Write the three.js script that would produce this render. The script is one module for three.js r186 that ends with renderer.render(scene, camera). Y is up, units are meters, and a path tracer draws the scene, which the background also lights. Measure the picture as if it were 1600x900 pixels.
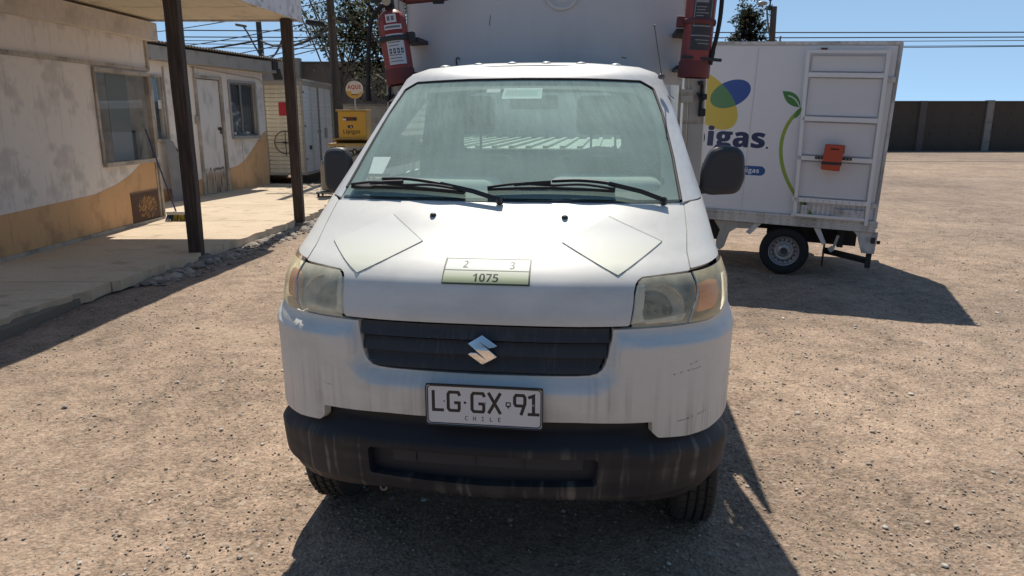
import * as THREE from 'three';
import { mergeGeometries } from 'three/addons/utils/BufferGeometryUtils.js';
import { RoundedBoxGeometry } from 'three/addons/geometries/RoundedBoxGeometry.js';

// ------------------------------------------------------------------ camera, sky, sun, exposure
const scene = new THREE.Scene();
const camera = new THREE.PerspectiveCamera(43.43, 16 / 9, 0.05, 3000);
camera.position.set(0, 1.63, 0);
camera.rotation.set(-13.2 * Math.PI / 180, 0, 0);

const SUN = new THREE.Vector3(-0.025, 1.42, -1).normalize();
{ // clear dry sky: deeper blue overhead, pale towards the horizon, a soft aureole round the sun
  const w = 512, h = 256, d = new Float32Array(w * h * 4);
  for (let j = 0; j < h; j++) for (let i = 0; i < w; i++) {
    const el = ((j + 0.5) / h - 0.5) * Math.PI, az = ((i + 0.5) / w - 0.5) * 2 * Math.PI;
    const x = Math.cos(el) * Math.cos(az), y = Math.sin(el), z = Math.cos(el) * Math.sin(az);
    const c = x * SUN.x + y * SUN.y + z * SUN.z, t = Math.pow(Math.max(0, y), 0.42), g = 0.14 * Math.exp(-(1 - c) * 9) + 0.06 * Math.exp(-(1 - c) * 2.4);
    const q = Math.min(1, Math.max(0, (c + 0.65) / 1.25)), m = 0.24 + 0.76 * q * q * (3 - 2 * q), lo = (y < 0 ? Math.max(0.3, 1 + y * 3) : 1) * m, o = (j * w + i) * 4;
    d[o] = (0.47 * (1 - t) + 0.035 * t + g) * lo; d[o + 1] = (0.76 * (1 - t) + 0.10 * t + g * 0.98) * lo; d[o + 2] = (1.10 * (1 - t) + 0.24 * t + g * 0.92) * lo; d[o + 3] = 1;
  }
  const t = new THREE.DataTexture(d, w, h, THREE.RGBAFormat, THREE.FloatType);
  t.mapping = THREE.EquirectangularReflectionMapping; t.magFilter = t.minFilter = THREE.LinearFilter; t.needsUpdate = true;
  scene.background = t; scene.environment = t;
}

const sun = new THREE.DirectionalLight(new THREE.Color(1, 0.935, 0.83), 4.9);
sun.position.copy(SUN).multiplyScalar(60).add(new THREE.Vector3(0, 0, -8));
sun.target.position.set(0, 0, -8);
sun.castShadow = true;
sun.shadow.mapSize.set(4096, 4096);
Object.assign(sun.shadow.camera, { left: -25, right: 25, top: 30, bottom: -30, near: 1, far: 140 });
scene.add(sun, sun.target);

const renderer = new THREE.WebGLRenderer({ antialias: true });
renderer.toneMapping = THREE.LinearToneMapping;
renderer.toneMappingExposure = 1.08;
renderer.shadowMap.enabled = true;

// ------------------------------------------------------------------ helpers
let seed = 12345;
const rnd = () => { seed = (seed * 1664525 + 1013904223) >>> 0; return seed / 4294967296; };
const rr = (a, b) => a + (b - a) * rnd();
const V = (x, y, z) => new THREE.Vector3(x, y, z);
const clamp = (x, a = 0, b = 1) => Math.min(b, Math.max(a, x));
const ss = (a, b, x) => { const t = clamp((x - a) / (b - a)); return t * t * (3 - 2 * t); };
const lerp = (a, b, t) => a + (b - a) * t;
const h2 = (i, j, k = 0) => { let n = (i * 374761393 + j * 668265263 + k * 974634777) | 0; n = Math.imul(n ^ (n >>> 13), 1274126177); n ^= n >>> 16; return (n >>> 0) / 4294967296; };
function vn(x, y, px, py, k = 0) {          // value noise, tileable with periods px, py
  const i = Math.floor(x), j = Math.floor(y), f = x - i, g = y - j, u = f * f * (3 - 2 * f), v = g * g * (3 - 2 * g);
  const m = (a, p) => ((a % p) + p) % p;
  const a = h2(m(i, px), m(j, py), k), b = h2(m(i + 1, px), m(j, py), k), c = h2(m(i, px), m(j + 1, py), k), d = h2(m(i + 1, px), m(j + 1, py), k);
  return lerp(lerp(a, b, u), lerp(c, d, u), v);
}
function fbm(u, v, p, oct = 4, k = 0, g = 0.5) { let s = 0, a = 1, t = 0; for (let o = 0; o < oct; o++) { s += a * vn(u * p, v * p, p, p, k + o * 17); t += a; a *= g; p *= 2; } return s / t; }
function tex(w, h, fn, { srgb = true, wrap = true } = {}) {   // fn(u, v) -> [r, g, b] or grey, 0..1 linear albedo for srgb maps
  const d = new Uint8Array(w * h * 4), enc = (x) => { x = clamp(x); return srgb ? 255 * (x <= 0.0031308 ? 12.92 * x : 1.055 * Math.pow(x, 1 / 2.4) - 0.055) : 255 * x; };
  for (let j = 0; j < h; j++) for (let i = 0; i < w; i++) {
    const c = fn((i + 0.5) / w, (j + 0.5) / h), o = (j * w + i) * 4;
    if (typeof c === 'number') d[o] = d[o + 1] = d[o + 2] = enc(c); else { d[o] = enc(c[0]); d[o + 1] = enc(c[1]); d[o + 2] = enc(c[2]); }
    d[o + 3] = 255;
  }
  const t = new THREE.DataTexture(d, w, h);
  t.colorSpace = srgb ? THREE.SRGBColorSpace : THREE.NoColorSpace;
  t.magFilter = THREE.LinearFilter; t.minFilter = THREE.LinearMipmapLinearFilter; t.generateMipmaps = true;
  t.wrapS = t.wrapT = wrap ? THREE.RepeatWrapping : THREE.ClampToEdgeWrapping;
  t.needsUpdate = true;
  return t;
}
function canvasTex(w, h, draw, wrap = false) {
  const c = document.createElement('canvas'); c.width = w; c.height = h;
  draw(c.getContext('2d'), w, h);
  const t = new THREE.CanvasTexture(c); t.colorSpace = THREE.SRGBColorSpace; t.magFilter = THREE.LinearFilter;
  if (wrap) t.wrapS = t.wrapT = THREE.RepeatWrapping;
  return t;
}
const rep = (t, x, y) => { const c = t.clone(); c.repeat.set(x, y); c.needsUpdate = true; return c; };
const lin = (r, g, b) => new THREE.Color().setRGB(r, g ?? r, b ?? r);
function std(c, roughness = 0.8, o = {}) { return new THREE.MeshStandardMaterial({ color: Array.isArray(c) ? lin(...c) : typeof c === 'number' ? lin(c) : c, roughness, metalness: 0, side: THREE.DoubleSide, ...o }); }
function phys(c, roughness = 0.5, o = {}) { return new THREE.MeshPhysicalMaterial({ color: Array.isArray(c) ? lin(...c) : lin(c), roughness, metalness: 0, side: THREE.DoubleSide, ...o }); }

const used = {};
function numbered(n) { const k = used[n] = (used[n] ?? -1) + 1; return k ? `${n}_${String(k).padStart(3, '0')}` : n; }
const partUsed = new WeakMap();
function tag(o, label, category, group) { Object.assign(o.userData, { label }); if (category) o.userData.category = category; if (group) o.userData.group = group; return o; }
function thing(name, label, category, pos = [0, 0, 0], turn = 0, group) {
  const o = new THREE.Group(); o.name = numbered(name); o.position.set(...pos); o.rotation.y = turn; scene.add(o); return tag(o, label, category, group);
}
function plain(g) {   // same attributes everywhere so that pieces merge
  g = g.index ? g.toNonIndexed() : g;
  for (const k of Object.keys(g.attributes)) if (!['position', 'normal', 'uv'].includes(k)) g.deleteAttribute(k);
  if (!g.attributes.uv) g.setAttribute('uv', new THREE.BufferAttribute(new Float32Array(g.attributes.position.count * 2), 2));
  if (!g.attributes.normal) g.computeVertexNormals();
  return g;
}
const merge = (a) => (a.length === 1 ? a[0] : mergeGeometries(a.map(plain)));
function part(name, geo, mat, parent, label) {
  const m = new THREE.Mesh(Array.isArray(geo) ? merge(geo) : geo, mat);
  m.name = name; m.castShadow = m.receiveShadow = true; parent.add(m);
  if (label) m.userData.label = label;
  return m;
}
function solo(name, geo, mat, label, category, group) { const m = part(numbered(name), geo, mat, scene); return tag(m, label, category, group); }
function struct(name, geo, mat, kind = 'structure') { const m = part(name, geo, mat, scene); m.userData.kind = kind; return m; }
function metric(g) {   // uv in metres, by the dominant axis of each normal
  const p = g.attributes.position, n = g.attributes.normal, uv = new Float32Array(p.count * 2);
  for (let i = 0; i < p.count; i++) {
    const x = Math.abs(n.getX(i)), y = Math.abs(n.getY(i)), z = Math.abs(n.getZ(i));
    if (y >= x && y >= z) { uv[2 * i] = p.getX(i); uv[2 * i + 1] = p.getZ(i); } else if (x >= z) { uv[2 * i] = p.getZ(i); uv[2 * i + 1] = p.getY(i); } else { uv[2 * i] = p.getX(i); uv[2 * i + 1] = p.getY(i); }
  }
  g.setAttribute('uv', new THREE.BufferAttribute(uv, 2));
  return g;
}
function bx(w, h, d, x = 0, y = 0, z = 0, r = 0, rot) {      // box centred at x, y, z; r rounds its edges
  let g = r ? new RoundedBoxGeometry(w, h, d, 2, Math.min(r, w / 2.01, h / 2.01, d / 2.01)) : new THREE.BoxGeometry(w, h, d);
  if (g.index) g = g.toNonIndexed();
  metric(g);
  if (rot) g.applyMatrix4(new THREE.Matrix4().makeRotationFromEuler(new THREE.Euler(...rot)));
  return g.translate(x, y, z);
}
function tube(pts, r, seg = 24, rad = 8) { return new THREE.TubeGeometry(new THREE.CatmullRomCurve3(pts.map((p) => (p.isVector3 ? p : V(...p)))), seg, r, rad); }
function bar(a, b, r0, r1 = r0, rad = 10) {       // tapered round bar
  a = a.isVector3 ? a : V(...a); b = b.isVector3 ? b : V(...b);
  const d = b.clone().sub(a), g = new THREE.CylinderGeometry(r1, r0, d.length(), rad);
  g.applyQuaternion(new THREE.Quaternion().setFromUnitVectors(V(0, 1, 0), d.clone().normalize()));
  return g.translate((a.x + b.x) / 2, (a.y + b.y) / 2, (a.z + b.z) / 2);
}
function beam(a, b, w, h) {            // square bar, w horizontal
  a = a.isVector3 ? a : V(...a); b = b.isVector3 ? b : V(...b);
  const d = b.clone().sub(a), g = new THREE.BoxGeometry(w, d.length(), h).toNonIndexed(); metric(g);
  g.applyQuaternion(new THREE.Quaternion().setFromUnitVectors(V(0, 1, 0), d.clone().normalize()));
  return g.translate((a.x + b.x) / 2, (a.y + b.y) / 2, (a.z + b.z) / 2);
}
function shapeOf(pts) { const s = new THREE.Shape(); pts.forEach(([x, y], i) => (i ? s.lineTo(x, y) : s.moveTo(x, y))); s.closePath(); return s; }
function extr(pts, depth, bevel = 0, z = 0, curve = 3) {
  const g = new THREE.ExtrudeGeometry(pts instanceof THREE.Shape ? pts : shapeOf(pts), { depth, bevelEnabled: bevel > 0, bevelThickness: bevel, bevelSize: bevel, bevelOffset: -bevel, bevelSegments: 3, curveSegments: curve * 4 });
  return g.translate(0, 0, z);
}
function roundPts(pts, r, n = 4) {
  const out = [], L = pts.length;
  for (let i = 0; i < L; i++) {
    const p = pts[i], a = pts[(i + L - 1) % L], b = pts[(i + 1) % L], la = Math.hypot(a[0] - p[0], a[1] - p[1]), lb = Math.hypot(b[0] - p[0], b[1] - p[1]), R = p[2] ?? r;
    const ra = Math.min(R, la * 0.45) / la, rb = Math.min(R, lb * 0.45) / lb, A = [lerp(p[0], a[0], ra), lerp(p[1], a[1], ra)], B = [lerp(p[0], b[0], rb), lerp(p[1], b[1], rb)];
    for (let k = 0; k <= n; k++) { const t = k / n; out.push([lerp(lerp(A[0], p[0], t), lerp(p[0], B[0], t), t), lerp(lerp(A[1], p[1], t), lerp(p[1], B[1], t), t)]); }
  }
  return out;
}

// ------------------------------------------------------------------ shared textures and materials
const T = {};
T.mottle = tex(512, 512, (u, v) => { const n = fbm(u, v, 6, 5), f = fbm(u, v, 60, 2, 9); return 0.78 + 0.34 * (n - 0.5) + 0.12 * (f - 0.5); });
T.fine = tex(256, 256, (u, v) => fbm(u, v, 40, 3, 3), { srgb: false });
T.rough = tex(256, 256, (u, v) => { const n = fbm(u, v, 8, 4, 5); return [1, 0.55 + 0.55 * n, 0]; }, { srgb: false });
T.wood = tex(256, 512, (u, v) => { const g = fbm(u * 1, v * 0.12, 24, 4, 2), c = fbm(u, v, 5, 3, 8); const k = 0.55 + 0.9 * (g - 0.5) + 0.7 * (c - 0.5); return [0.088 * k + 0.014, 0.06 * k + 0.012, 0.048 * k + 0.011]; });
T.stain = tex(512, 512, (u, v) => { const n = fbm(u, v, 5, 5, 31), st = fbm(u, v * 0.15, 30, 3, 40), k = 0.92 - 0.32 * ss(0.5, 0.75, n) - 0.2 * ss(0.55, 0.8, st); return [k, k * 0.97, k * 0.93]; });
const M = {
  steelDark: std(0.03, 0.6), rubber: std([0.018, 0.018, 0.02], 0.75), blackPlastic: std([0.02, 0.022, 0.026], 0.55), chrome: std(0.75, 0.12, { metalness: 1 }),
  steel: std([0.42, 0.42, 0.41], 0.4, { metalness: 0.8 }), black: std(0.008, 0.9),
};

// ------------------------------------------------------------------ the pickup's body surface: (s, y) -> point; s runs round the nose, y is height
const ROWS = [[.36, -.06, .735, .54], [.40, -.02, .75, .55], [.46, .0, .762, .56], [.58, .004, .775, .57], [.665, .005, .78, .58], [.72, .006, .78, .58], [.80, .01, .78, .58], [.93, .01, .783, .58], [.985, .005, .797, .58], [1.015, .005, .803, .58], [1.08, -.015, .80, .58], [1.13, -.04, .785, .58], [1.16, -.075, .775, .56], [1.20, -.15, .765, .54], [1.25, -.25, .755, .5], [1.30, -.34, .745, .48], [1.345, -.43, .735, .45], [1.42, -.56, .715, .42], [1.60, -.84, .67, .40], [1.78, -1.12, .62, .36], [1.82, -1.17, .6, .34], [1.85, -1.23, .55, .32], [1.872, -1.32, .46, .28], [1.885, -1.42, .33, .2]];
const SL = [1, 2, 3].map((k) => {       // monotone cubic slopes of each column
  const n = ROWS.length, d = [], m = new Array(n).fill(0);
  for (let i = 0; i + 1 < n; i++) d.push((ROWS[i + 1][k] - ROWS[i][k]) / (ROWS[i + 1][0] - ROWS[i][0]));
  m[0] = d[0]; m[n - 1] = d[n - 2];
  for (let i = 1; i + 1 < n; i++) if (d[i - 1] * d[i] > 0) { const h0 = ROWS[i][0] - ROWS[i - 1][0], h1 = ROWS[i + 1][0] - ROWS[i][0], a = 2 * h1 + h0, b = h1 + 2 * h0; m[i] = (a + b) / (a / d[i - 1] + b / d[i]); }
  return m;
});
function rowAt(y) {
  let i = 0; while (i < ROWS.length - 2 && y > ROWS[i + 1][0]) i++;
  const h = ROWS[i + 1][0] - ROWS[i][0], t = clamp((y - ROWS[i][0]) / h), t2 = t * t, t3 = t2 * t;
  return [1, 2, 3].map((k) => (2 * t3 - 3 * t2 + 1) * ROWS[i][k] + (t3 - 2 * t2 + t) * h * SL[k - 1][i] + (-2 * t3 + 3 * t2) * ROWS[i + 1][k] + (t3 - t2) * h * SL[k - 1][i + 1]);
}
const ARC = []; let S1 = 0;
{ let px = 0, pz = 0; for (let i = 0; i <= 2000; i++) { const a = i / 2000 * Math.PI / 2, x = Math.sin(a) ** (2 / 3), z = 1 - Math.max(0, Math.cos(a)) ** (2 / 3); S1 += Math.hypot((x - px) * 0.8, (z - pz) * 0.6); ARC.push([S1, x, z]); px = x; pz = z; } }
function bodyPoint(s, y) {
  const [z0, W, D] = rowAt(y), a = Math.abs(s);
  let x = 1, z = 1;
  if (a < S1) { let lo = 0, hi = 2000; while (hi - lo > 1) { const q = (lo + hi) >> 1; if (ARC[q][0] <= a) lo = q; else hi = q; } const A = ARC[lo], B = ARC[hi], t = clamp((a - A[0]) / (B[0] - A[0])); x = lerp(A[1], B[1], t); z = lerp(A[2], B[2], t); }
  return V(Math.sign(s) * W * x, y, z0 - D * z - Math.max(0, a - S1));
}
function surfN(f, s, y, e = 0.003) { const a = f(s + e, y).sub(f(s - e, y)), b = f(s, y + e).sub(f(s, y - e)); return a.cross(b).normalize(); }
function onBody(s, y, off = 0) { return bodyPoint(s, y).addScaledVector(surfN(bodyPoint, s, y), off); }
const mirror = (poly) => poly.map(([s, y, r]) => (r === undefined ? [-s, y] : [-s, y, r])).reverse();
const both = (half) => [...half, ...mirror(half).slice(1, -1)];       // half runs from the middle of one edge, round the right, to the middle of the other
const UVB = [-1.1, 0.36, 2.2, 1.0];
function clipHalf(poly, ax, lim, sign) {
  const out = [];
  for (let i = 0; i < poly.length; i++) {
    const a = poly[i], b = poly[(i + 1) % poly.length], da = sign * (a[ax] - lim), db = sign * (b[ax] - lim);
    if (da >= 0) out.push(a);
    if ((da > 0 && db < 0) || (da < 0 && db > 0)) { const t = da / (da - db); const p = [lerp(a[0], b[0], t), lerp(a[1], b[1], t)]; p[ax] = lim; out.push(p); }
  }
  return out;
}
function panel(poly, { off = 0, step = 0.025, rim = 0.014, round = 0, uvBox = UVB, surf = bodyPoint } = {}) {
  poly = round ? roundPts(poly, round) : poly.map((p) => [p[0], p[1]]);
  let area = 0; poly.forEach((p, i) => { const q = poly[(i + 1) % poly.length]; area += p[0] * q[1] - q[0] * p[1]; });
  if (area < 0) poly = poly.reverse();
  const offAt = typeof off === 'function' ? off : () => off;
  const f = (s, y) => { const p = surf(s, y), o = offAt(s, y); return o ? p.addScaledVector(surfN(surf, s, y), o) : p; };
  const key = new Map(), pos = [], nor = [], uv = [], idx = [];
  const vert = ([s, y]) => {
    const k = Math.round(s * 2e4) + '_' + Math.round(y * 2e4);
    if (!key.has(k)) { key.set(k, pos.length / 3); const p = f(s, y), n = surfN(f, s, y); pos.push(p.x, p.y, p.z); nor.push(n.x, n.y, n.z); uv.push((s - uvBox[0]) / uvBox[2], (y - uvBox[1]) / uvBox[3]); }
    return key.get(k);
  };
  const xs = poly.map((p) => p[0]), ys = poly.map((p) => p[1]), x0 = Math.min(...xs), x1 = Math.max(...xs), y0 = Math.min(...ys), y1 = Math.max(...ys);
  const nx = Math.max(1, Math.ceil((x1 - x0) / step)), ny = Math.max(1, Math.ceil((y1 - y0) / step));
  for (let i = 0; i < nx; i++) {
    const a = lerp(x0, x1, i / nx), b = lerp(x0, x1, (i + 1) / nx), col = clipHalf(clipHalf(poly, 0, a, 1), 0, b, -1);
    if (col.length < 3) continue;
    for (let j = 0; j < ny; j++) {
      const cell = clipHalf(clipHalf(col, 1, lerp(y0, y1, j / ny), 1), 1, lerp(y0, y1, (j + 1) / ny), -1);
      if (cell.length < 3) continue;
      const c2 = cell.filter((p, q) => { const r = cell[(q + 1) % cell.length]; return Math.hypot(p[0] - r[0], p[1] - r[1]) > 1e-6; });
      if (c2.length < 3) continue;
      for (const t of THREE.ShapeUtils.triangulateShape(c2.map((p) => new THREE.Vector2(p[0], p[1])), [])) {
        const [A, B, C] = t.map((q) => c2[q]);
        const ar = (B[0] - A[0]) * (C[1] - A[1]) - (C[0] - A[0]) * (B[1] - A[1]);
        if (Math.abs(ar) < 1e-9) continue;
        const w = [vert(A), vert(B), vert(C)]; if (ar < 0) w.reverse(); idx.push(...w);
      }
    }
  }
  if (rim) for (let i = 0; i < poly.length; i++) {
    const a = poly[i], b = poly[(i + 1) % poly.length], n = Math.max(1, Math.ceil(Math.hypot(a[0] - b[0], a[1] - b[1]) / step));
    for (let k = 0; k < n; k++) {
      const p = [lerp(a[0], b[0], k / n), lerp(a[1], b[1], k / n)], q = [lerp(a[0], b[0], (k + 1) / n), lerp(a[1], b[1], (k + 1) / n)];
      const P = f(...p), Q = f(...q), NP = surfN(f, ...p), NQ = surfN(f, ...q), e = Q.clone().sub(P).cross(NP).normalize(), o = pos.length / 3;
      for (const [X, N, w] of [[P, NP, p], [Q, NQ, q]]) for (const d of [0, rim]) { pos.push(X.x - N.x * d, X.y - N.y * d, X.z - N.z * d); nor.push(e.x, e.y, e.z); uv.push((w[0] - uvBox[0]) / uvBox[2], (w[1] - uvBox[1]) / uvBox[3]); }
      idx.push(o, o + 1, o + 2, o + 2, o + 1, o + 3);
    }
  }
  const g = new THREE.BufferGeometry();
  g.setAttribute('position', new THREE.Float32BufferAttribute(pos, 3)); g.setAttribute('normal', new THREE.Float32BufferAttribute(nor, 3)); g.setAttribute('uv', new THREE.Float32BufferAttribute(uv, 2)); g.setIndex(idx);
  return g;
}
function distTo(line, s, y) {
  let d = 9;
  for (let i = 0; i + 1 < line.length; i++) { const [ax, ay] = line[i], [bx_, by] = line[i + 1], ux = bx_ - ax, uy = by - ay, t = clamp(((s - ax) * ux + (y - ay) * uy) / (ux * ux + uy * uy + 1e-12)); d = Math.min(d, Math.hypot(s - ax - t * ux, y - ay - t * uy)); }
  return d;
}

// paint of the nose: white with dust, rain streaks and scuffs (all of them dirt that stays when the sun moves)
const bodyDirt = tex(2048, 1024, (u, v) => {
  const s = UVB[0] + u * UVB[2], y = UVB[1] + v * UVB[3];
  let r = 0.755, g = 0.738, b = 0.692; { const w = lerp(1, .95, ss(1.12, .95, y)); r *= w; g *= w * .995; b *= w * .985; }
  const n = fbm(u, v, 9, 5, 2), f = fbm(u, v, 120, 2, 4);
  let k = 1 - 0.13 * ss(0.45, 0.8, n) - 0.05 * (f - 0.5);
  r *= k; g *= k * 0.997; b *= k * 0.985;
  // streaks below the grille
  const low = ss(0.90, 0.74, y) * 0.9 + 0.1 * ss(1.0, 0.9, y);
  const st = fbm(u, 0.5 + v * 0.012, 170, 3, 60), st2 = fbm(u, 0.3 + v * 0.02, 60, 2, 70), pt = ss(.3, .75, fbm(u, v, 9, 4, 80));
  const a = low * (0.27 * ss(0.50, 0.80, st) + 0.17 * ss(0.5, 0.8, st2)) * (0.15 + 1.3 * pt) + 0.12 * ss(0.78, 0.64, y);
  r = lerp(r, 0.34, a); g = lerp(g, 0.29, a); b = lerp(b, 0.235, a);
  // scuffs on the right corner
  const scuff = (x0, y0, x1, y1, w) => { const d = distTo([[x0, y0], [x1, y1]], s, y); return ss(w, w * 0.3, d) * ss(0.5, 0.62, fbm(u, v, 260, 2, 90)); };
  const q = Math.max(scuff(0.60, 0.862, 0.70, 0.872, 0.004), scuff(0.655, 0.885, 0.72, 0.90, 0.004), scuff(0.62, 0.70, 0.74, 0.712, 0.004), 0.5 * scuff(-0.55, 0.80, -0.50, 0.79, 0.005));
  r = lerp(r, 0.12, q * .8); g = lerp(g, 0.12, q * .8); b = lerp(b, 0.12, q * .8);
  return [r, g, b];
}, { wrap: false });
const M_white = phys(1, 0.62, { map: bodyDirt, roughnessMap: T.rough, clearcoat: 0.12, clearcoatRoughness: 0.35 });
const M_whitePlain = phys([0.76, 0.76, 0.745], 0.45, { clearcoat: 0.3, clearcoatRoughness: 0.3, map: T.mottle });
const lowDirt = tex(1024, 512, (u, v) => {
  const y = 0.36 + v * 0.4, st = fbm(u, 0.5 + v * 0.02, 120, 3, 5), st2 = fbm(u, 0.2 + v * 0.03, 34, 3, 15), n = fbm(u, v, 8, 4, 25);
  const face = ss(0.645, 0.60, y), a = face * (0.10 + 0.60 * ss(0.55, 0.85, st) + 0.18 * ss(0.5, 0.8, st2)) * (0.1 + 1.3 * ss(.3, .75, n)) * lerp(1, 0.75, ss(0.5, 0.6, y)) + 0.02;
  return [lerp(0.009, 0.19, a), lerp(0.010, 0.165, a), lerp(0.014, 0.135, a)];
}, { wrap: false });
const M_lowPlastic = std(1, 0.66, { map: lowDirt });
const grilleDirt = tex(512, 256, (u, v) => { const st = fbm(u, 0.4 + v * 0.03, 90, 3, 7), n = fbm(u, v, 7, 3, 8), a = 0.05 + 0.22 * ss(0.55, 0.85, st) * n; return [lerp(0.02, 0.2, a), lerp(0.024, 0.19, a), lerp(0.032, 0.18, a)]; });
const M_grille = std(1, 0.5, { map: grilleDirt });

// ------------------------------------------------------------------ the pickup
const TR = -7.61 * Math.PI / 180;
const truck = thing('pickup_truck', 'dusty white flat-nosed gas delivery pickup facing the viewer, hazard number plate on its bonnet', 'pickup truck', [-0.0933, 0, -2.1483], TR);
const carV = (x, y, z) => V(x, y, z).applyAxisAngle(V(0, 1, 0), TR).add(truck.position);
{
  // dark carcass that shows in the panel gaps
  const carcass = [panel(both([[0, .44], [.5, .44], [1.0, .46], [1.08, .66], [1.42, .70], [2.0, .70], [2.35, .70], [2.35, 1.325], [1.4, 1.325], [.74, 1.318], [.5, 1.325], [0, 1.328]]), { off: -0.045, step: 0.05, rim: 0 })];
  carcass.push(bx(1.3, 0.25, 1.6, 0, 0.55, -1.0), bx(0.9, 0.3, 2.2, 0, 0.5, -3.0), bx(1.42, 0.05, 1.3, 0, 0.98, -1.05));
  part('chassis', carcass, M.black, truck);

  // bonnet
  const hoodHalf = [[0, 1.339], [.3, 1.339], [.535, 1.336, .01], [.742, 1.327, .006], [.722, 1.255], [.697, 1.2], [.692, 1.157, .004], [.588, 1.155], [.505, 1.151, .008], [.484, 1.140, .01], [.47, 1.11], [.4525, 1.0135, .008], [.3, 1.0125], [0, 1.012]];
  const hood = part('bonnet', panel(both(hoodHalf), { step: 0.022, round: 0.001 }), M_white, truck);
  for (const s of [-.247, .247]) part('washer_nozzle', new THREE.SphereGeometry(0.0115, 14, 10).scale(1, .75, 1.1).translate(...onBody(s, 1.300, 0.001)), M.blackPlastic, hood);
  // faded hazard diamonds: stiff blank vinyl with lifting, dirty edges
  const vinyl = (seedv) => tex(256, 256, (u, v) => { const n = fbm(u, v, 5, 4, seedv), y = ss(0.75, 0.2, v) * (0.35 + 0.5 * n); return [.76, .746, lerp(.69, .55, y * .8)]; });
  const diamond = (pts, sd, nm) => {
    const xs = pts.map((p) => p[0]), ys = pts.map((p) => p[1]), b = [Math.min(...xs), Math.min(...ys), Math.max(...xs) - Math.min(...xs), Math.max(...ys) - Math.min(...ys)];
    const dm = part('hazard_diamond', panel(pts, { off: 0.0009, rim: 0.0008, step: 0.03, uvBox: b }), phys(1, .6, { map: vinyl(sd), clearcoat: .12, clearcoatRoughness: .35 }), hood, nm);
    // grime line along the lower edges
    const edges = [[pts[1], pts[2]], [pts[2], pts[3]], [pts[0], pts[1]]].map(([a, c], i) => { const q = [0, .2, .4, .6, .8, 1].map((t) => onBody(lerp(a[0], c[0], t), lerp(a[1], c[1], t), 0.002)); return tube(q, i === 2 ? .0004 : .0008, 16, 5); });
    part('grime_edge', edges, std([.14, .14, .12], .9), dm);
  };
  diamond([[.408, 1.304], [.60, 1.233], [.427, 1.155], [.243, 1.234]], 3, 'faded blank diamond, lying level');
  diamond([[-.405, 1.299], [-.249, 1.230], [-.436, 1.143], [-.608, 1.216]], 8, 'faded blank diamond, stuck on crooked');
  const unTex = canvasTex(1024, 320, (c, w, h) => {
    c.fillStyle = '#e9ebdd'; c.fillRect(0, 0, w, h);
    const g = c.createLinearGradient(0, h * .46, 0, h); g.addColorStop(0, '#e8e9d4'); g.addColorStop(1, '#cfd49a'); c.fillStyle = g; c.fillRect(0, h * .46, w, h * .54);
    c.strokeStyle = '#3f4a3c'; c.lineWidth = 16; c.strokeRect(8, 8, w - 16, h - 16); c.beginPath(); c.moveTo(0, h * .46); c.lineTo(w, h * .46); c.lineWidth = 12; c.stroke();
    c.fillStyle = '#353b35'; c.textAlign = 'center'; c.textBaseline = 'middle';
    c.font = 'bold 116px sans-serif'; c.fillText('2', w * .245, h * .24); c.fillText('3', w * .79, h * .255);
    c.font = 'bold 142px sans-serif'; c.fillText('1075', w * .5, h * .735);
  });
  part('hazard_number_plate', panel([[-.136, 1.127], [.146, 1.127], [.146, 1.191], [-.142, 1.190]], { off: 0.003, rim: 0.003, step: .03, uvBox: [-.139, 1.127, .285, .064] }), phys(1, .5, { map: unTex }), hood);

  // cowl below the glass
  part('cowl', panel(both([[0, 1.3415], [.3, 1.3415], [.53, 1.3385], [.75, 1.3295], [.752, 1.348], [.5, 1.351], [0, 1.353]]), { off: -0.006, step: .03 }), M_whitePlain, truck);

  // wings and the strip above the lamps
  const wing = [[.7275, 1.255], [.749, 1.3285], [.80, 1.3355], [1.42, 1.337], [1.42, .70], [1.075, .70], [1.075, 1.118], [1.03, 1.168], [.88, 1.1675], [.70, 1.162, .003], [.703, 1.2]];
  for (const p of [wing, mirror(wing)]) part('wing', panel(p, { step: .03, round: .001 }), M_white, truck);

  // doors, mostly out of sight from the front
  const doorP = [[1.428, .70], [1.428, 1.337], [1.42, 1.345], [2.36, 1.345], [2.36, .48], [1.95, .48], [1.88, .66]];
  for (const m of [0, 1]) {
    const d = part('door', panel(m ? mirror(doorP) : doorP, { step: .05 }), M_whitePlain, truck);
    const wp = [[1.36, 1.39], [1.62, 1.72], [2.28, 1.72], [2.28, 1.39]];
    part('door_window', panel(m ? mirror(wp) : wp, { off: .004, step: .05, rim: .006 }), phys([.02, .025, .025], .08), d);
    part('door_handle', bx(.03, .03, .14, (m ? -1 : 1) * .775, 1.2, -1.45, .01), M.blackPlastic, d);
  }

  // cab shell: pillars and header round the glass, plus the roof skin
  const GL = [[0, 1.3455], [.3, 1.3455], [.54, 1.343], [.730, 1.339], [.757, 1.478], [.768, 1.65], [.748, 1.752], [.665, 1.784], [.33, 1.7925], [0, 1.795]];
  const inn = GL.map(([s, y]) => [s * 1.008 + (s > .6 ? .006 : 0), y > 1.6 ? y + .007 : y]);
  const shellHalf = [[0, 1.884], [1.9, 1.884], [2.0, 1.80], [2.36, 1.77], [2.36, 1.73], [1.6, 1.73], [1.33, 1.38], [1.33, 1.342], [.79, 1.340], [.7395, 1.337], ...inn.slice(4)];
  const shell = [panel([...shellHalf, ...mirror(shellHalf).slice(1, -1)], { step: .025, rim: .02 })];
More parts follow.
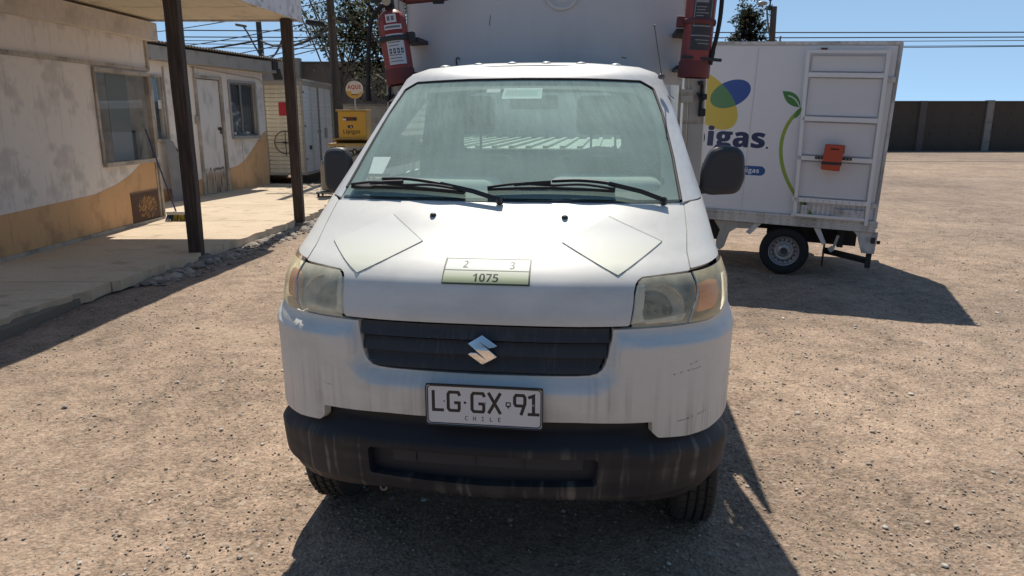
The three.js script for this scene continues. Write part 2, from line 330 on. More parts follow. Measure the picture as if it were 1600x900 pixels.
  const shelfPts = []; { // roof skin behind the header
    const g = new THREE.BufferGeometry(), P = [], I = [], nx = 24, nz = 8;
    for (let j = 0; j <= nz; j++) for (let i = 0; i <= nx; i++) { const t = i / nx * 2 - 1, z = lerp(-1.26, -1.80, j / nz), top = lerp(1.862, 1.888, ss(0, .35, j / nz)); P.push(t * .66, top - .16 * Math.abs(t) ** 3.2, z); }
    for (let j = 0; j < nz; j++) for (let i = 0; i < nx; i++) { const a = j * (nx + 1) + i; I.push(a, a + 1, a + nx + 1, a + 1, a + nx + 2, a + nx + 1); }
    g.setAttribute('position', new THREE.Float32BufferAttribute(P, 3)); g.setIndex(I); g.computeVertexNormals(); shell.push(g);
  }
  const cab = part('cab_shell', shell, M_whitePlain, truck);
  for (const x of [-.41, -.25, -.09, .07, .23, .39]) part('roof_rib', new THREE.CapsuleGeometry(.026, .42, 4, 12).scale(1, 1, .42).rotateX(Math.PI / 2).translate(x, 1.868 + .016 * (1 - (x / .45) ** 2) - .006, -1.60), M_whitePlain, cab);

  // windscreen: glass, dark border, dust, stickers, rubber
  const glass = part('windscreen', panel(both(GL), { step: .05, rim: 0, off: .001 }), phys([.84, .97, .92], .0, { transmission: 1, thickness: 0, ior: 1.5 }), truck);
  const FR = [[0, 1.378], [.3, 1.378], [.62, 1.376, .03], [.672, 1.40, .02], [.69, 1.52], [.70, 1.64], [.685, 1.70, .02], [.61, 1.738, .03], [.30, 1.753], [0, 1.757]];
  const ringHalf = [...GL, ...FR.slice().reverse()];
  part('black_border', [panel(ringHalf, { off: -.004, rim: 0, step: .03 }), panel(mirror(ringHalf), { off: -.004, rim: 0, step: .03 })], std([.035, .04, .042], .6), glass);
  const dustA = tex(1024, 512, (u, v) => {
    const n = fbm(u, v, 4, 4, 5), run = fbm(u + .10 * v, .5 + v * .07, 70, 3, 12), run2 = fbm(u - .05 * Math.sin(v * 5), .2 + v * .11, 150, 2, 32), sp = fbm(u, v, 200, 2, 9);
    const top = ss(.1, .85, v);
    return clamp(.31 + .13 * top + .20 * (n - .5) + .09 * (run - .5) * (.35 + top) + .09 * (run2 - .5) * top + .05 * (sp - .5));
  }, { srgb: false });
  part('dust_film', panel(both(GL.map(([s, y]) => [s * .985, y + (y > 1.6 ? -.005 : .004)])), { off: .0035, rim: 0, step: .05, uvBox: [-.8, 1.33, 1.6, .48] }), std([.54, .72, .645], 1, { alphaMap: dustA, transparent: true }), glass);
  { const rim = [...GL.slice(3), ...GL.slice(3, -1).reverse().map(([s, y]) => [-s, y])], q = [];
    for (let i = 0; i + 1 < rim.length; i++) { const n = Math.ceil(Math.hypot(rim[i][0] - rim[i + 1][0], rim[i][1] - rim[i + 1][1]) / .03); for (let k = 0; k < n; k++) q.push(onBody(lerp(rim[i][0], rim[i + 1][0], k / n), lerp(rim[i][1], rim[i + 1][1], k / n), .003)); }
    part('windscreen_seal', tube(q, .006, 260, 6), M.rubber, glass); }
  part('sticker', panel([[-.672, 1.477], [-.562, 1.479], [-.557, 1.420], [-.640, 1.418]], { off: .0028, rim: 0 }), std([.62, .70, .66], .7), glass, 'pale square sticker low in the corner');
  const stk = canvasTex(256, 64, (c, w, h) => { c.fillStyle = '#9fd0c4'; c.fillRect(0, 0, w, h); c.strokeStyle = '#dff0ea'; c.lineWidth = 5; c.strokeRect(3, 3, w - 6, h - 6); for (let i = 0; i < 22; i++) { c.fillStyle = i > 11 ? '#2f9a86' : '#5d8480'; c.fillRect(20 + i * 9.5, 14, 5, 34); } });
  part('sticker', panel([[-.106, 1.754], [.104, 1.754], [.104, 1.709], [-.106, 1.709]], { off: .0028, rim: 0, uvBox: [-.106, 1.709, .21, .045] }), std(1, .7, { map: stk }), glass, 'barred strip sticker at the top middle');
  part('sticker', panel([[-.20, 1.752], [-.125, 1.752], [-.125, 1.736], [-.20, 1.736]], { off: .0028, rim: 0 }), std([.55, .66, .62], .7), glass, 'small blank sticker beside the barred strip');

  // wipers: swept arm, hinged bracket, rubber blade
  const wiper = (pivot, arm, blade, end) => {
    const w = part('wiper', [tube(arm.map(([s, y], i) => onBody(s, y, [.016, .026, .031, .030, .025][i] ?? .025)), .0062, 30, 8), new THREE.CylinderGeometry(.011, .013, .02, 14).rotateX(.9).translate(...onBody(...pivot, .014)), ...[0, 1].map((k) => beam(onBody(...arm[k], .018 + .008 * k), onBody(...arm[k + 1], .026 + .004 * k), .016, .010))], M.blackPlastic, truck);
    const q = [0, .25, .5, .75, 1].map((t) => [lerp(blade[0], end[0], t), lerp(blade[1], end[1], t) + .008 * Math.sin(Math.PI * t)]);
    part('wiper_blade', [...q.slice(0, -1).map((p, i) => beam(onBody(...p, .014), onBody(...q[i + 1], .014), .010, .020)), tube(q.map((p, i) => onBody(...p, [.024, .034, .026, .034, .024][i])), .005, 24, 6), beam(onBody(q[1][0] - .02, q[1][1], .03), onBody(q[2][0] + .0, q[2][1] + .004, .034), .012, .012)], M.rubber, w);
    return w;
  };
  wiper([-.005, 1.335], [[-.005, 1.335], [-.114, 1.354], [-.252, 1.372], [-.40, 1.386], [-.52, 1.388]], [-.675, 1.366], [-.15, 1.358]);
  wiper([.633, 1.334], [[.633, 1.334], [.539, 1.356], [.413, 1.378], [.30, 1.388], [.19, 1.389]], [-.062, 1.368], [.437, 1.366]);

  // cabin: dashboard, wheel, seats, bulkhead with rear window
  const cloth = std([.07, .075, .075], .95, { bumpMap: T.fine, bumpScale: .002 }), trim = std([.48, .50, .47], .8);
  part('dashboard', [bx(1.30, .20, .42, 0, 1.235, -.84, .06), bx(.5, .10, .3, -.33, 1.335, -.90, .05), bx(.46, .11, .3, .36, 1.345, -.88, .05), bx(1.36, .3, .1, 0, 1.08, -.70)], trim, truck);
  const sw = part('steering_wheel', [new THREE.TorusGeometry(.185, .015, 10, 40).rotateX(-.75).translate(.34, 1.36, -1.02), new THREE.CylinderGeometry(.06, .05, .04, 16).rotateX(.82).translate(.34, 1.36, -1.02), beam([.16, 1.36, -1.02], [.52, 1.36, -1.02], .02, .03)], std(.05, .6), truck);
  for (const x of [-.34, .34]) {
    const st = part('seat', [bx(.5, .14, .45, x, .98, -1.30, .05), bx(.48, .50, .13, x, 1.20, -1.58, .06, null)], cloth, truck);
    part('headrest', [bx(.27, .19, .09, x, 1.645, -1.6, .04), bar([x - .06, 1.40, -1.6], [x - .06, 1.6, -1.6], .006), bar([x + .06, 1.40, -1.6], [x + .06, 1.6, -1.6], .006)], cloth, st);
  }
  const sh = shapeOf([[-.66, .75], [.66, .75], [.64, 1.4], [.58, 1.80], [-.58, 1.80], [-.64, 1.4]]);
  sh.holes.push(new THREE.Path(roundPts([[-.41, 1.47], [.44, 1.47], [.39, 1.76], [-.37, 1.76]], .05).map(([x, y]) => new THREE.Vector2(x, y))));
  const bulk = part('rear_bulkhead', extr(sh, .03, 0, -1.77), std([.09, .095, .095], .85), truck);
  part('rear_window', bx(.90, .32, .004, .01, 1.615, -1.755), phys([.8, .88, .85], .02, { transmission: 1, thickness: 0 }), bulk);
  for (const m of [-1, 1]) part('door_lining', bx(.012, .46, 1.0, m * .655, 1.1, -1.26), trim, truck);
  part('inside_mirror', [bx(.22, .06, .02, .03, 1.70, -1.22, .015), bar([.03, 1.78, -1.2], [.03, 1.72, -1.22], .006)], M.blackPlastic, truck);

  // lamps
  const hazy = (a) => tex(256, 256, (u, v) => { const n = fbm(u, v, 6, 4, 14), e = ss(.62, 1, v) + .5 * ss(.35, 0, v); return clamp(a + .35 * (n - .45) + .22 * e); }, { srgb: false });
  const hz = hazy(.28), hzL = hazy(.46), hz2 = hazy(.36);
  const H1 = [[.4565, 1.0095, .006], [.4735, 1.105], [.487, 1.136, .01], [.503, 1.1455, .01], [.588, 1.1495], [.689, 1.1505, .008], [.697, 1.121], [.691, 1.093], [.672, 1.054], [.646, 1.0105, .006], [.55, 1.009]];
  const H2 = [[.6955, 1.1515, .006], [.775, 1.1535], [.88, 1.157], [1.02, 1.160, .02], [1.066, 1.115, .02], [.96, 1.094], [.90, 1.060], [.845, 1.028], [.79, 1.012], [.72, 1.007], [.653, 1.0095, .006], [.678, 1.054], [.697, 1.094], [.703, 1.121]];
  const AM = [[.725, 1.122], [.80, 1.125], [.86, 1.112], [.855, 1.075], [.83, 1.045], [.79, 1.035], [.70, 1.036], [.718, 1.075]];
  for (const m of [0, 1]) {
    const k = m ? -1 : 1, q = (p) => (m ? mirror(p) : p);
    const lampBody = part('headlight', panel(q([...H1.slice(0, 5), [.69, 1.153], [.88, 1.158], [1.02, 1.162], [1.066, 1.115], ...H2.slice(5, 11), ...H1.slice(9)]), { off: -.075, rim: 0, step: .03 }), std([.90, .90, .87], .35), truck, m ? 'cloudy headlight on the truck\'s right' : 'headlight on the truck\'s left');
    // bowl with ribs and bulb
    const c = onBody(k * .575, 1.080, -.075), nb = surfN(bodyPoint, k * .575, 1.08).lerp(V(0, 0, 1), .7).normalize(), qn = new THREE.Quaternion().setFromUnitVectors(V(0, 1, 0), nb);
    const bowl = new THREE.LatheGeometry([[.014, 0], [.03, .004], [.05, .018], [.062, .036], [.070, .058]].map(([x, y]) => new THREE.Vector2(x, y)), 28).scale(1.15, 1, 1).applyQuaternion(qn).translate(c.x, c.y, c.z);
    part('reflector', bowl, std([.92, .92, .92], .22, { metalness: .25 }), lampBody);
    part('bulb', [new THREE.CapsuleGeometry(.011, .03, 4, 10).applyQuaternion(qn).translate(c.x + nb.x * .02, c.y + nb.y * .02, c.z + nb.z * .02), ...[-.035, -.012, .012, .035].map((d) => beam(V(c.x + d, c.y - .05, c.z + .052), V(c.x + d, c.y + .012, c.z + .052), .009, .006))], std([.07, .07, .075], .5), lampBody);
    part('shroud', [panel(q([[.462, 1.012], [.478, 1.10], [.492, 1.138], [.52, 1.14], [.50, 1.05], [.51, 1.02]]), { off: -.02, rim: .03 }), panel(q([[.51, 1.012], [.645, 1.013], [.66, 1.04], [.51, 1.026]]), { off: -.016, rim: .03 })], std([.80, .81, .80], .25, { metalness: .1 }), lampBody);
    part('lens', panel(q(H1), { off: .002, rim: 0, step: .04, round: .001 }), phys([.98, .95, .84], .06, { transmission: 1, thickness: 0, ior: 1.45 }), lampBody);
    const hazeUV = m ? [-.70, 1.0, .25, .16] : [.45, 1.0, .25, .16];
    part('haze', panel(q(H1.map(([s, y]) => [lerp(.577, s, .985), lerp(1.08, y, .98)])), { off: .0045, rim: 0, step: .04, uvBox: hazeUV }), std([.95, .88, .64], .8, { alphaMap: m ? hzL : hz, transparent: true }), lampBody);
    part('indicator', panel(q(AM), { off: -.010, rim: .02, step: .03, round: .01 }), phys([1, .33, .03], .3, {}), lampBody);
    part('corner_lens', panel(q(H2), { off: .003, rim: 0, step: .03, round: .001 }), phys([.98, .93, .78], .08, { transmission: 1, thickness: 0, ior: 1.45 }), lampBody);
    part('haze', panel(q(H2.map(([s, y]) => [lerp(.84, s, .985), lerp(1.08, y, .98)])), { off: .0055, rim: 0, step: .04, uvBox: m ? [-1.05, 1.0, .4, .16] : [.65, 1.0, .4, .16] }), std([.97, .82, .50], .8, { alphaMap: hz2, transparent: true }), lampBody);
    part('lens_divider', tube([[.697, 1.150], [.703, 1.121], [.695, 1.094], [.676, 1.054], [.651, 1.012]].map(([s, y]) => onBody(k * (s + .001), y, .004)), .0035, 20, 6), std([.5, .5, .44], .5), lampBody);
  }

  // grille with its slats and the chrome letter badge
  const GR = [[0, 1.0055], [.25, 1.0055], [.398, 1.0045], [.402, .951], [.398, .915], [.388, .882, .02], [.365, .861, .02], [.315, .856], [0, .851]];
  const grille = part('grille', panel(both(GR), { off: -.05, rim: 0, step: .04 }), M.blackPlastic, truck);
  const slat = (y0, y1, hw0, hw1, o0, o1) => part('slat', panel([[-hw0, y0], [hw0, y0], [hw1, y1], [-hw1, y1]], { off: (s, y) => lerp(o0, o1, clamp((y - y0) / (y1 - y0))), rim: .025, step: .04, uvBox: [-.4, .85, .8, .16] }), M_grille, grille);
  slat(.962, 1.004, .397, .394, .004, -.012); slat(.916, .956, .394, .398, .006, -.018); slat(.864, .911, .362, .393, .006, -.018);
  const S = [[0, .97], [.98, .30], [.75, .16], [.40, .13], [-.18, .52], [.98, -.42], [0, -.97], [-.97, -.30], [-.75, -.17], [-.40, -.17], [.22, -.58], [-.95, .38]].map(([x, y]) => [x * .048, y * .049]);
  const badge = extr(S, .002, .0045); { const p = badge.attributes.position, n = badge.attributes.normal; for (let i = 0; i < p.count; i++) if (n.getZ(i) > .9) { const v = V(p.getX(i) * 9, p.getY(i) * 11 + .12, 1).normalize(); n.setXYZ(i, v.x, v.y, v.z); } } badge.rotateX(-.05).translate(.006, .937, .026);
  part('badge', badge, std([.86, .86, .86], .1, { metalness: 1 }), grille);

  // white bumper
  const topLine = [[0, .851], [.30, .855], [.345, .858], [.368, .864], [.383, .875], [.394, .894], [.402, .93], [.405, .97], [.405, 1.0025]], lampLine = [[.53, 1.0035], [.66, 1.0035], [.75, 1.003], [.82, 1.012], [.90, 1.048], [.96, 1.084], [1.03, 1.105]];
  const BH = [...topLine, ...lampLine, [1.065, 1.10], [1.065, .67], [.93, .655], [.80, .647], [.753, .642], [.661, .644, .01], [.557, .656, .008], [.538, .676, .004], [.536, .712, .004], [.305, .720], [0, .718]];
  const line = [...mirror([...topLine, ...lampLine]), ...topLine, ...lampLine];
  const bOff = (s, y) => { const d = distTo(line, s, y), e = clamp(d / (.046 - .022 * ss(.86, .92, y) * ss(.50, .42, Math.abs(s)))); return .001 + .043 * lerp(e, ss(0, 1, e), .35) * (1 - ss(.95, 1.02, y)); };
  part('bumper', panel(both(BH), { off: bOff, step: .016, rim: .03, round: .001 }), M_white, truck);

  // black lower bumper with its slot
  const dOff = (s, y) => lerp(.06, .004, clamp((y + .075 * Math.abs(s) ** 2.2 - .628) / .06)) - .02 * ss(.475, .445, y);
  const DB = [[0, .452], [.31, .463], [.495, .447], [.65, .437], [.775, .438], [.90, .445], [1.0, .452], [1.06, .48], [1.08, .60], [1.075, .715], [.95, .705], [.55, .72], [0, .73]];
  const slot = [[.366, .512], [.372, .52], [.372, .592], [.362, .602], [0, .600], [-.362, .602], [-.372, .592], [-.372, .52], [-.366, .512], [-.0004, .500]];
  const dark = [...both(DB), [-.0004, .452], ...slot.slice().reverse(), [.0004, .500]];
  const lowB = part('lower_bumper', panel(dark, { off: dOff, step: .02, rim: .05, uvBox: [-1.1, .36, 2.2, .4] }), M_lowPlastic, truck);
  part('slot_back', panel(both([[0, .49], [.38, .50], [.385, .605], [0, .612]]), { off: .022, rim: 0, step: .05 }), std([.016, .019, .027], .6), lowB);
  part('slot_ribs', [-.22, -.02, .14].map((s) => beam(onBody(s, .55, .028), onBody(s, .594, .030), .004, .01)).concat([panel([[-.30, .55], [.33, .55], [.33, .594], [-.30, .594]], { off: .029, rim: .008, step: .05 })]), std([.024, .03, .042], .5), lowB);
  part('radiator_mesh', [panel(both([[0, .66], [.6, .66], [.6, .75], [0, .75]]), { off: -.03, rim: 0, step: .05 }), ...Array.from({ length: 26 }, (_, i) => beam(onBody(.18 + i * .011, .67, -.02), onBody(.18 + i * .011, .73, -.02), .004, .004)), ...[.30, .36, .42].map((s) => beam(onBody(s, .67, -.012), onBody(s, .73, -.012), .012, .008))], std([.02, .024, .032], .7), lowB);
  part('tow_hook', [new THREE.TorusGeometry(.010, .004, 8, 16).translate(-.33, .447, .02)], std([.25, .2, .16], .8), lowB);

  // registration plate
  const plateTex = canvasTex(1440, 520, (c, w, h) => {
    c.fillStyle = '#d9dadb'; c.fillRect(0, 0, w, h);
    c.lineJoin = 'round'; c.strokeStyle = '#25272b'; c.lineWidth = 14; c.beginPath(); c.roundRect(16, 16, w - 32, h - 32, 46); c.stroke();
    c.fillStyle = '#1c1f24'; c.strokeStyle = '#1c1f24'; c.lineCap = 'butt'; c.lineJoin = 'miter'; c.lineWidth = 40;
    const y0 = 76, y1 = 348, path = (x, w0, pts) => { c.beginPath(); pts.forEach(([a, b], i) => c[i ? 'lineTo' : 'moveTo'](x + a * w0, y0 + b * (y1 - y0))); c.stroke(); };
    const G = [[1, .22], [.88, .06], [.2, .06], [.08, .16], [.08, .84], [.2, .94], [.88, .94], [.94, .86], [.94, .56], [.55, .56]];
    path(70, 150, [[.12, 0], [.12, .94], [1, .94]]); path(262, 160, G); path(560, 170, G);
    path(768, 170, [[.06, 0], [.94, 1]]); path(768, 170, [[.94, 0], [.06, 1]]);
    path(1090, 150, [[.9, .5], [.82, .56], [.2, .56], [.08, .46], [.08, .16], [.2, .06], [.8, .06], [.92, .16], [.92, .45], [.60, 1]]);
    path(1262, 130, [[.05, .16], [.55, .06], [.55, 1]]); path(1262, 130, [[.0, .945], [1.12, .945]]);
    c.beginPath(); c.arc(486, 222, 17, 0, 7); c.fill();
    c.lineWidth = 15; c.strokeRect(998, 195, 50, 44); c.beginPath(); c.moveTo(1012, 240); c.lineTo(1023, 262); c.lineTo(1034, 240); c.stroke();
    c.font = 'bold 74px monospace'; c.textAlign = 'center'; 'CHILE'.split('').forEach((t, i) => c.fillText(t, 500 + i * 103, 452));
    c.fillStyle = '#8d8f92'; for (const x of [225, 1330, 735]) { c.beginPath(); c.arc(x, 215, 14, 0, 7); c.fill(); }
  });
  const pl = part('number_plate', bx(.362, .132, .004, .016, .769, .066), M.blackPlastic, truck);
  part('plate_face', new THREE.PlaneGeometry(.36, .13).translate(.016, .769, .0695), phys(1, .4, { map: plateTex }), pl);
  part('plate_frame', extr((() => { const s = shapeOf(roundPts([[-.1825, -.0675], [.1825, -.0675], [.1825, .0675], [-.1825, .0675]], .012)); s.holes.push(new THREE.Path(roundPts([[-.1795, -.0645], [.1795, -.0645], [.1795, .0645], [-.1795, .0645]], .01).map((p) => new THREE.Vector2(...p)))); return s; })(), .008, 0).translate(.016, .769, .066), M.blackPlastic, pl);

  // mirrors
  const mirR = [[.764, 1.330, .02], [.766, 1.42], [.792, 1.492, .06], [.826, 1.517, .03], [.905, 1.517, .035], [.940, 1.485, .035], [.947, 1.38], [.925, 1.316, .035], [.80, 1.308, .03]];
  const mirL = [[-.914, 1.462], [-.900, 1.492, .03], [-.860, 1.503, .02], [-.815, 1.500, .03], [-.792, 1.460], [-.788, 1.395], [-.815, 1.300, .03], [-.885, 1.293, .03], [-.915, 1.330, .03]];
  for (const m of [0, 1]) {
    const k = m ? -1 : 1, q = roundPts((m ? mirL : mirR).map(([x, y, r]) => [x, y, r ?? .02]), .02, 5);
    const mm = part('wing_mirror', extr(q, .03, .026, -1.115, 3), std([.035, .038, .045], .5), truck);
    part('mirror_arm', bx(.085, .032, .05, k * .752, 1.330, -1.10, .012), std([.03, .032, .038], .5), mm);
    part('mirror_glass', bx(.10, .13, .004, k * .855, 1.41, -1.144), std(.8, .03, { metalness: 1 }), mm);
  }
  // aerial
  part('aerial', [new THREE.SphereGeometry(.016, 14, 10).scale(1, .8, 1.2).translate(.588, 1.808, -1.22), bar([.588, 1.815, -1.22], [.549, 2.015, -1.21], .0028, .0022, 8), new THREE.SphereGeometry(.0045, 8, 6).translate(.5485, 2.018, -1.21)], std([.12, .12, .12], .35, { metalness: .5 }), truck);

  // wheels
  const prof = (R, w) => [[R * .6, -w * .46], [R * .72, -w * .5], [R * .9, -w * .5], [R * .97, -w * .46], [R, -w * .38], [R, -w * .25], [R - .009, -w * .24], [R - .009, -w * .19], [R, -w * .18], [R, -w * .03], [R - .009, -w * .025], [R - .009, w * .025], [R, w * .03], [R, w * .18], [R - .009, w * .19], [R - .009, w * .24], [R, w * .25], [R, w * .38], [R * .97, w * .46], [R * .9, w * .5], [R * .72, w * .5], [R * .6, w * .46]];
  const dusty = std(1, .95, { map: tex(256, 256, (u, v) => { const n = fbm(u, v, 8, 4, 6); return [.045 + .06 * n, .04 + .05 * n, .034 + .042 * n]; }) });
  for (const [x, z] of [[-.762, -.77], [.748, -.77], [-.72, -3.35], [.72, -3.35]]) {
    const R = .30, w = part('wheel', new THREE.LatheGeometry(prof(R, .155).map((p) => new THREE.Vector2(...p)), 56).rotateZ(Math.PI / 2).translate(x, R - .005, z), dusty, truck);
    const blocks = []; for (let i = 0; i < 44; i++) for (const c of [-.31, -.11, .11, .31]) { const g = bx(.021, .007, .022, c * .155, R + .001, 0, 0, null); g.rotateX(i / 44 * 2 * Math.PI + c * .5); blocks.push(g.translate(x, R - .005, z)); }
    part('tread', blocks, dusty, w);
    part('rim', [new THREE.CylinderGeometry(.18, .18, .12, 32).rotateZ(Math.PI / 2).translate(x, R, z)], M.steel, w);
  }
  for (const z of [-.77, -3.35]) part('axle', bar([-.7, .3, z], [.7, .3, z], .035), M.steelDark, truck);
  for (const m of [-1, 1]) part('mudflap', bx(.22, .22, .01, m * .72, .36, -1.05), M.rubber, truck);

  // load body: front sheet with rounded edges, posts, deck, side sheets
  const sheetTex = tex(512, 512, (u, v) => { const n = fbm(u, v, 5, 5, 51), st = fbm(u, .2 + v * .06, 40, 3, 52), k = 1 - .08 * ss(.45, .8, n) - .02 * ss(.5, .8, st); return [.62 * k, .612 * k, .60 * k]; });
  const M_sheet = phys(1, .42, { map: sheetTex, clearcoat: .2, clearcoatRoughness: .35 });
  const bulgeZ = (x, y) => { const a = Math.abs(x) / .745, c = clamp((y - 1.05) / 1.45); return -1.95 + .16 * (1 - a ** 4) ** .5 * (.55 + .45 * Math.sin(Math.PI * clamp(.12 + c * .8))); };
  const sheet = (s, y) => V(s, y, bulgeZ(clamp(s, -.7449, .7449), y));
  const fs = part('front_sheet', panel([[-.744, 1.80], [.744, 1.80], [.744, 2.49], [-.744, 2.49]], { surf: sheet, rim: .02, step: .04, uvBox: [-.75, 1.05, 1.5, 1.5] }), M_sheet, truck);
  part('pressed_ring', [new THREE.TorusGeometry(.082, .011, 10, 40).scale(1, 1, .6).translate(.108, 2.258, bulgeZ(.108, 2.19) + .006), new THREE.TorusGeometry(.066, .005, 8, 40).scale(1, 1, .6).translate(.108, 2.258, bulgeZ(.108, 2.19) + .004)], M_sheet, fs);
  part('hook', tube([[-.44, 1.90, bulgeZ(-.44, 1.90) + .004], [-.442, 1.935, bulgeZ(-.44, 1.93) + .01], [-.432, 1.942, bulgeZ(-.44, 1.93) + .014], [-.424, 1.93, bulgeZ(-.44, 1.93) + .01]], .003, 12, 6), M.steelDark, fs);
  for (const g of [bar([-.265, 2.10, bulgeZ(-.265, 2.1) - .001], [-.26, 2.155, bulgeZ(-.26, 2.155) - .001], .0035, .002, 6), bar([.42, 1.935, bulgeZ(.42, 1.935)], [.445, 1.93, bulgeZ(.445, 1.93)], .004, .003, 6)]) part('dent', g, std([.22, .23, .25], .7), fs);
  part('cargo_box', [bx(1.78, .08, 2.45, 0, .86, -3.32), bx(.02, 1.04, 2.36, -.885, 1.42, -3.31), bx(.02, 1.04, 2.36, .885, 1.42, -3.31), bx(1.6, .56, .02, 0, 1.17, -2.12), bx(1.75, 1.04, .02, 0, 1.42, -4.5)], M_sheet, truck);
  const deck = part('load_cover', bx(1.74, .02, 2.34, 0, 1.45, -3.31), std([.42, .43, .39], .6), truck);
  for (let i = 0; i < 17; i++) part('cover_rib', bx(.03, .016, 2.30, -.80 + i * .1, 1.467, -3.31), std([.38, .39, .35], .6), deck);
  const postM = std(1, .65, { map: tex(256, 512, (u, v) => { const n = fbm(u, v, 6, 4, 61), r = ss(.58, .75, fbm(u, v * .5, 14, 4, 63)) * .5; return [lerp(.62, .25, r) * (1 - .15 * n), lerp(.60, .16, r) * (1 - .15 * n), lerp(.55, .1, r) * (1 - .15 * n)]; }) });
  for (const m of [-1, 1]) {
    const p = part('corner_post', [bx(.085, 1.62, .05, m * .822, 1.60, -1.94, .006), bx(.022, 1.6, .03, m * .765, 1.6, -1.93), bx(.014, 1.6, .03, m * .735, 1.6, -1.95), bx(.06, .07, .04, m * .77, 1.745, -1.915, .005)], postM, truck);
    part('latch', [bar([m * .845, 1.80, -1.905], [m * .84, 1.64, -1.90], .009), bx(.034, .04, .03, m * .85, 1.66, -1.90, .006), bx(.03, .03, .03, m * .855, 1.74, -1.90, .006), tube([[m * .82, 1.76, -1.90], [m * .845, 1.72, -1.885], [m * .865, 1.75, -1.90]], .006, 10, 6), bx(.028, .02, .02, m * .835, 1.81, -1.905, .004)], M.steelDark, p);
  }
}

// fire extinguishers strapped to the load body's front edges
function extinguisher(label, top, bottom, side, names) {
  const r = .071, o = thing('fire_extinguisher', label, 'fire extinguisher', carV(...bottom).toArray(), TR, undefined);
  const ax = V(top[0] - bottom[0], top[1] - bottom[1], top[2] - bottom[2]), L = ax.length(), q = new THREE.Quaternion().setFromUnitVectors(V(0, 1, 0), ax.clone().normalize());
  const red = phys(1, .5, { map: tex(128, 256, (u, v) => { const n = fbm(u, v, 6, 4, names * 7 + 3), k = .8 + .4 * (n - .5); return [.33 * k, .055 * k, .045 * k]; }), clearcoat: .2 });
  const put = (name, gs, m) => part(name, gs.map((g) => g.applyQuaternion(q)), m, o);
  put('cylinder', [new THREE.LatheGeometry([[0, .035], [r * .98, .035], [r, .045], [r, L - .05], [r * .93, L - .022], [r * .6, L], [r * .32, L + .012], [0, L + .014]].map((p) => new THREE.Vector2(...p)), 40)], red);
  put('foot_ring', [new THREE.LatheGeometry([[r * .9, 0], [r * 1.06, 0], [r * 1.06, .07], [r * .96, .08]].map((p) => new THREE.Vector2(...p)), 40)], std([.16, .035, .035], .6));
  put('valve', [new THREE.CylinderGeometry(.022, .026, .07, 16).translate(0, L + .045, 0), bx(.05, .04, .05, .0, L + .05, .012, .01), beam(V(-.01, L + .08, 0), V(-.10 * side * -1, L + .11, 0), .02, .008), beam(V(-.01, L + .06, 0), V(-.09 * side * -1, L + .065, 0), .02, .008)], M.steelDark);
  put('gauge', [new THREE.CylinderGeometry(.021, .021, .014, 20).rotateX(Math.PI / 2).translate(0, L + .045, .045)], std([.45, .38, .28], .5));
  put('strap', [new THREE.TorusGeometry(r + .003, .006, 6, 40).rotateX(Math.PI / 2).scale(1, 2.4, 1).translate(0, L * .62, 0), bx(.05, .05, .04, -side * (r + .01), L * .62, 0, .006)], side > 0 ? std([.12, .03, .03], .6) : M.steelDark);
  if (side > 0) put('strap_bar', [beam(V(-r, L * .22, r * .9), V(r + .045, L * .2, r * .9), .014, .01)], M.steelDark);
  const lab = canvasTex(256, 512, (c, w, h) => {
    c.fillStyle = side > 0 ? '#3a3a40' : '#7d2a28'; c.fillRect(0, 0, w, h);
    if (side < 0) { c.fillStyle = '#c9ccd2'; c.fillRect(40, 10, 150, 80); c.fillRect(0, 108, w, 50); c.fillRect(0, 200, w, 300); c.fillStyle = '#6a6c74'; c.fillRect(60, 28, 40, 44); c.fillRect(118, 28, 40, 44); c.fillRect(14, 122, 220, 22); for (let i = 0; i < 9; i++) if (i !== 4 && i !== 5) c.fillRect(18, 216 + i * 31, 120 + 90 * h2(i, 2), 9); c.fillStyle = '#33353c'; for (let i = 0; i < 4; i++) c.fillRect(26 + i * 56, 342, 36, 50); c.fillStyle = '#c9ccd2'; for (let i = 0; i < 4; i++) c.fillRect(36 + i * 56, 356, 14, 22); }
    else { c.strokeStyle = '#8d9096'; c.lineWidth = 10; c.strokeRect(20, 20, 216, 280); c.fillStyle = '#8d9096'; c.fillRect(30, 60, 150, 36); c.fillRect(150, 40, 70, 26); for (let i = 0; i < 6; i++) c.fillRect(40, 130 + i * 26, 80 + 80 * h2(i, 3), 8); c.fillRect(0, 380, w, 10); c.fillRect(60, 420, 180, 8); c.fillRect(90, 450, 150, 8); }
  });
  const lg = new THREE.CylinderGeometry(r + .0015, r + .0015, side < 0 ? .25 : .26, 24, 1, true, side < 0 ? -.35 : -.55, side < 0 ? 1.25 : 1.35).translate(0, L * (side < 0 ? .60 : .62), 0);
  put('label', [lg], std(1, .6, { map: lab }));
  const hose = names === 1
    ? [[-.03, .38, .03], [-.075, .375, .03], [-.125, .33, .03], [-.150, .25, .03], [-.162, .10, .03], [-.168, -.02, .03], [-.170, -.085, .03]]
    : [[.03, .50, .03], [.075, .47, .03], [.105, .40, .03], [.108, .30, .03], [.098, .20, .03], [.082, .12, .03], [.068, .06, .03]];
  part('hose', [tube(hose, .0105, 40, 10), bar(hose[hose.length - 2], hose[hose.length - 1], .0125, .016, 12)], M.rubber, o);
  for (const [x, y] of [[-.04, .22], [-.03, .05]]) part('bracket', bx(.10, .02, .3, side * x, y, -.17), M.steelDark, o);
  return o;
}
extinguisher('leaning red fire extinguisher with white paper labels, behind the pickup cab on the tree side', [-.738, 2.150, -1.62], [-.692, 1.800, -1.62], -1, 1);
extinguisher('dull red fire extinguisher with black hose, above the post next to the white box truck', [.788, 2.23, -1.62], [.765, 1.822, -1.62], 1, 2);
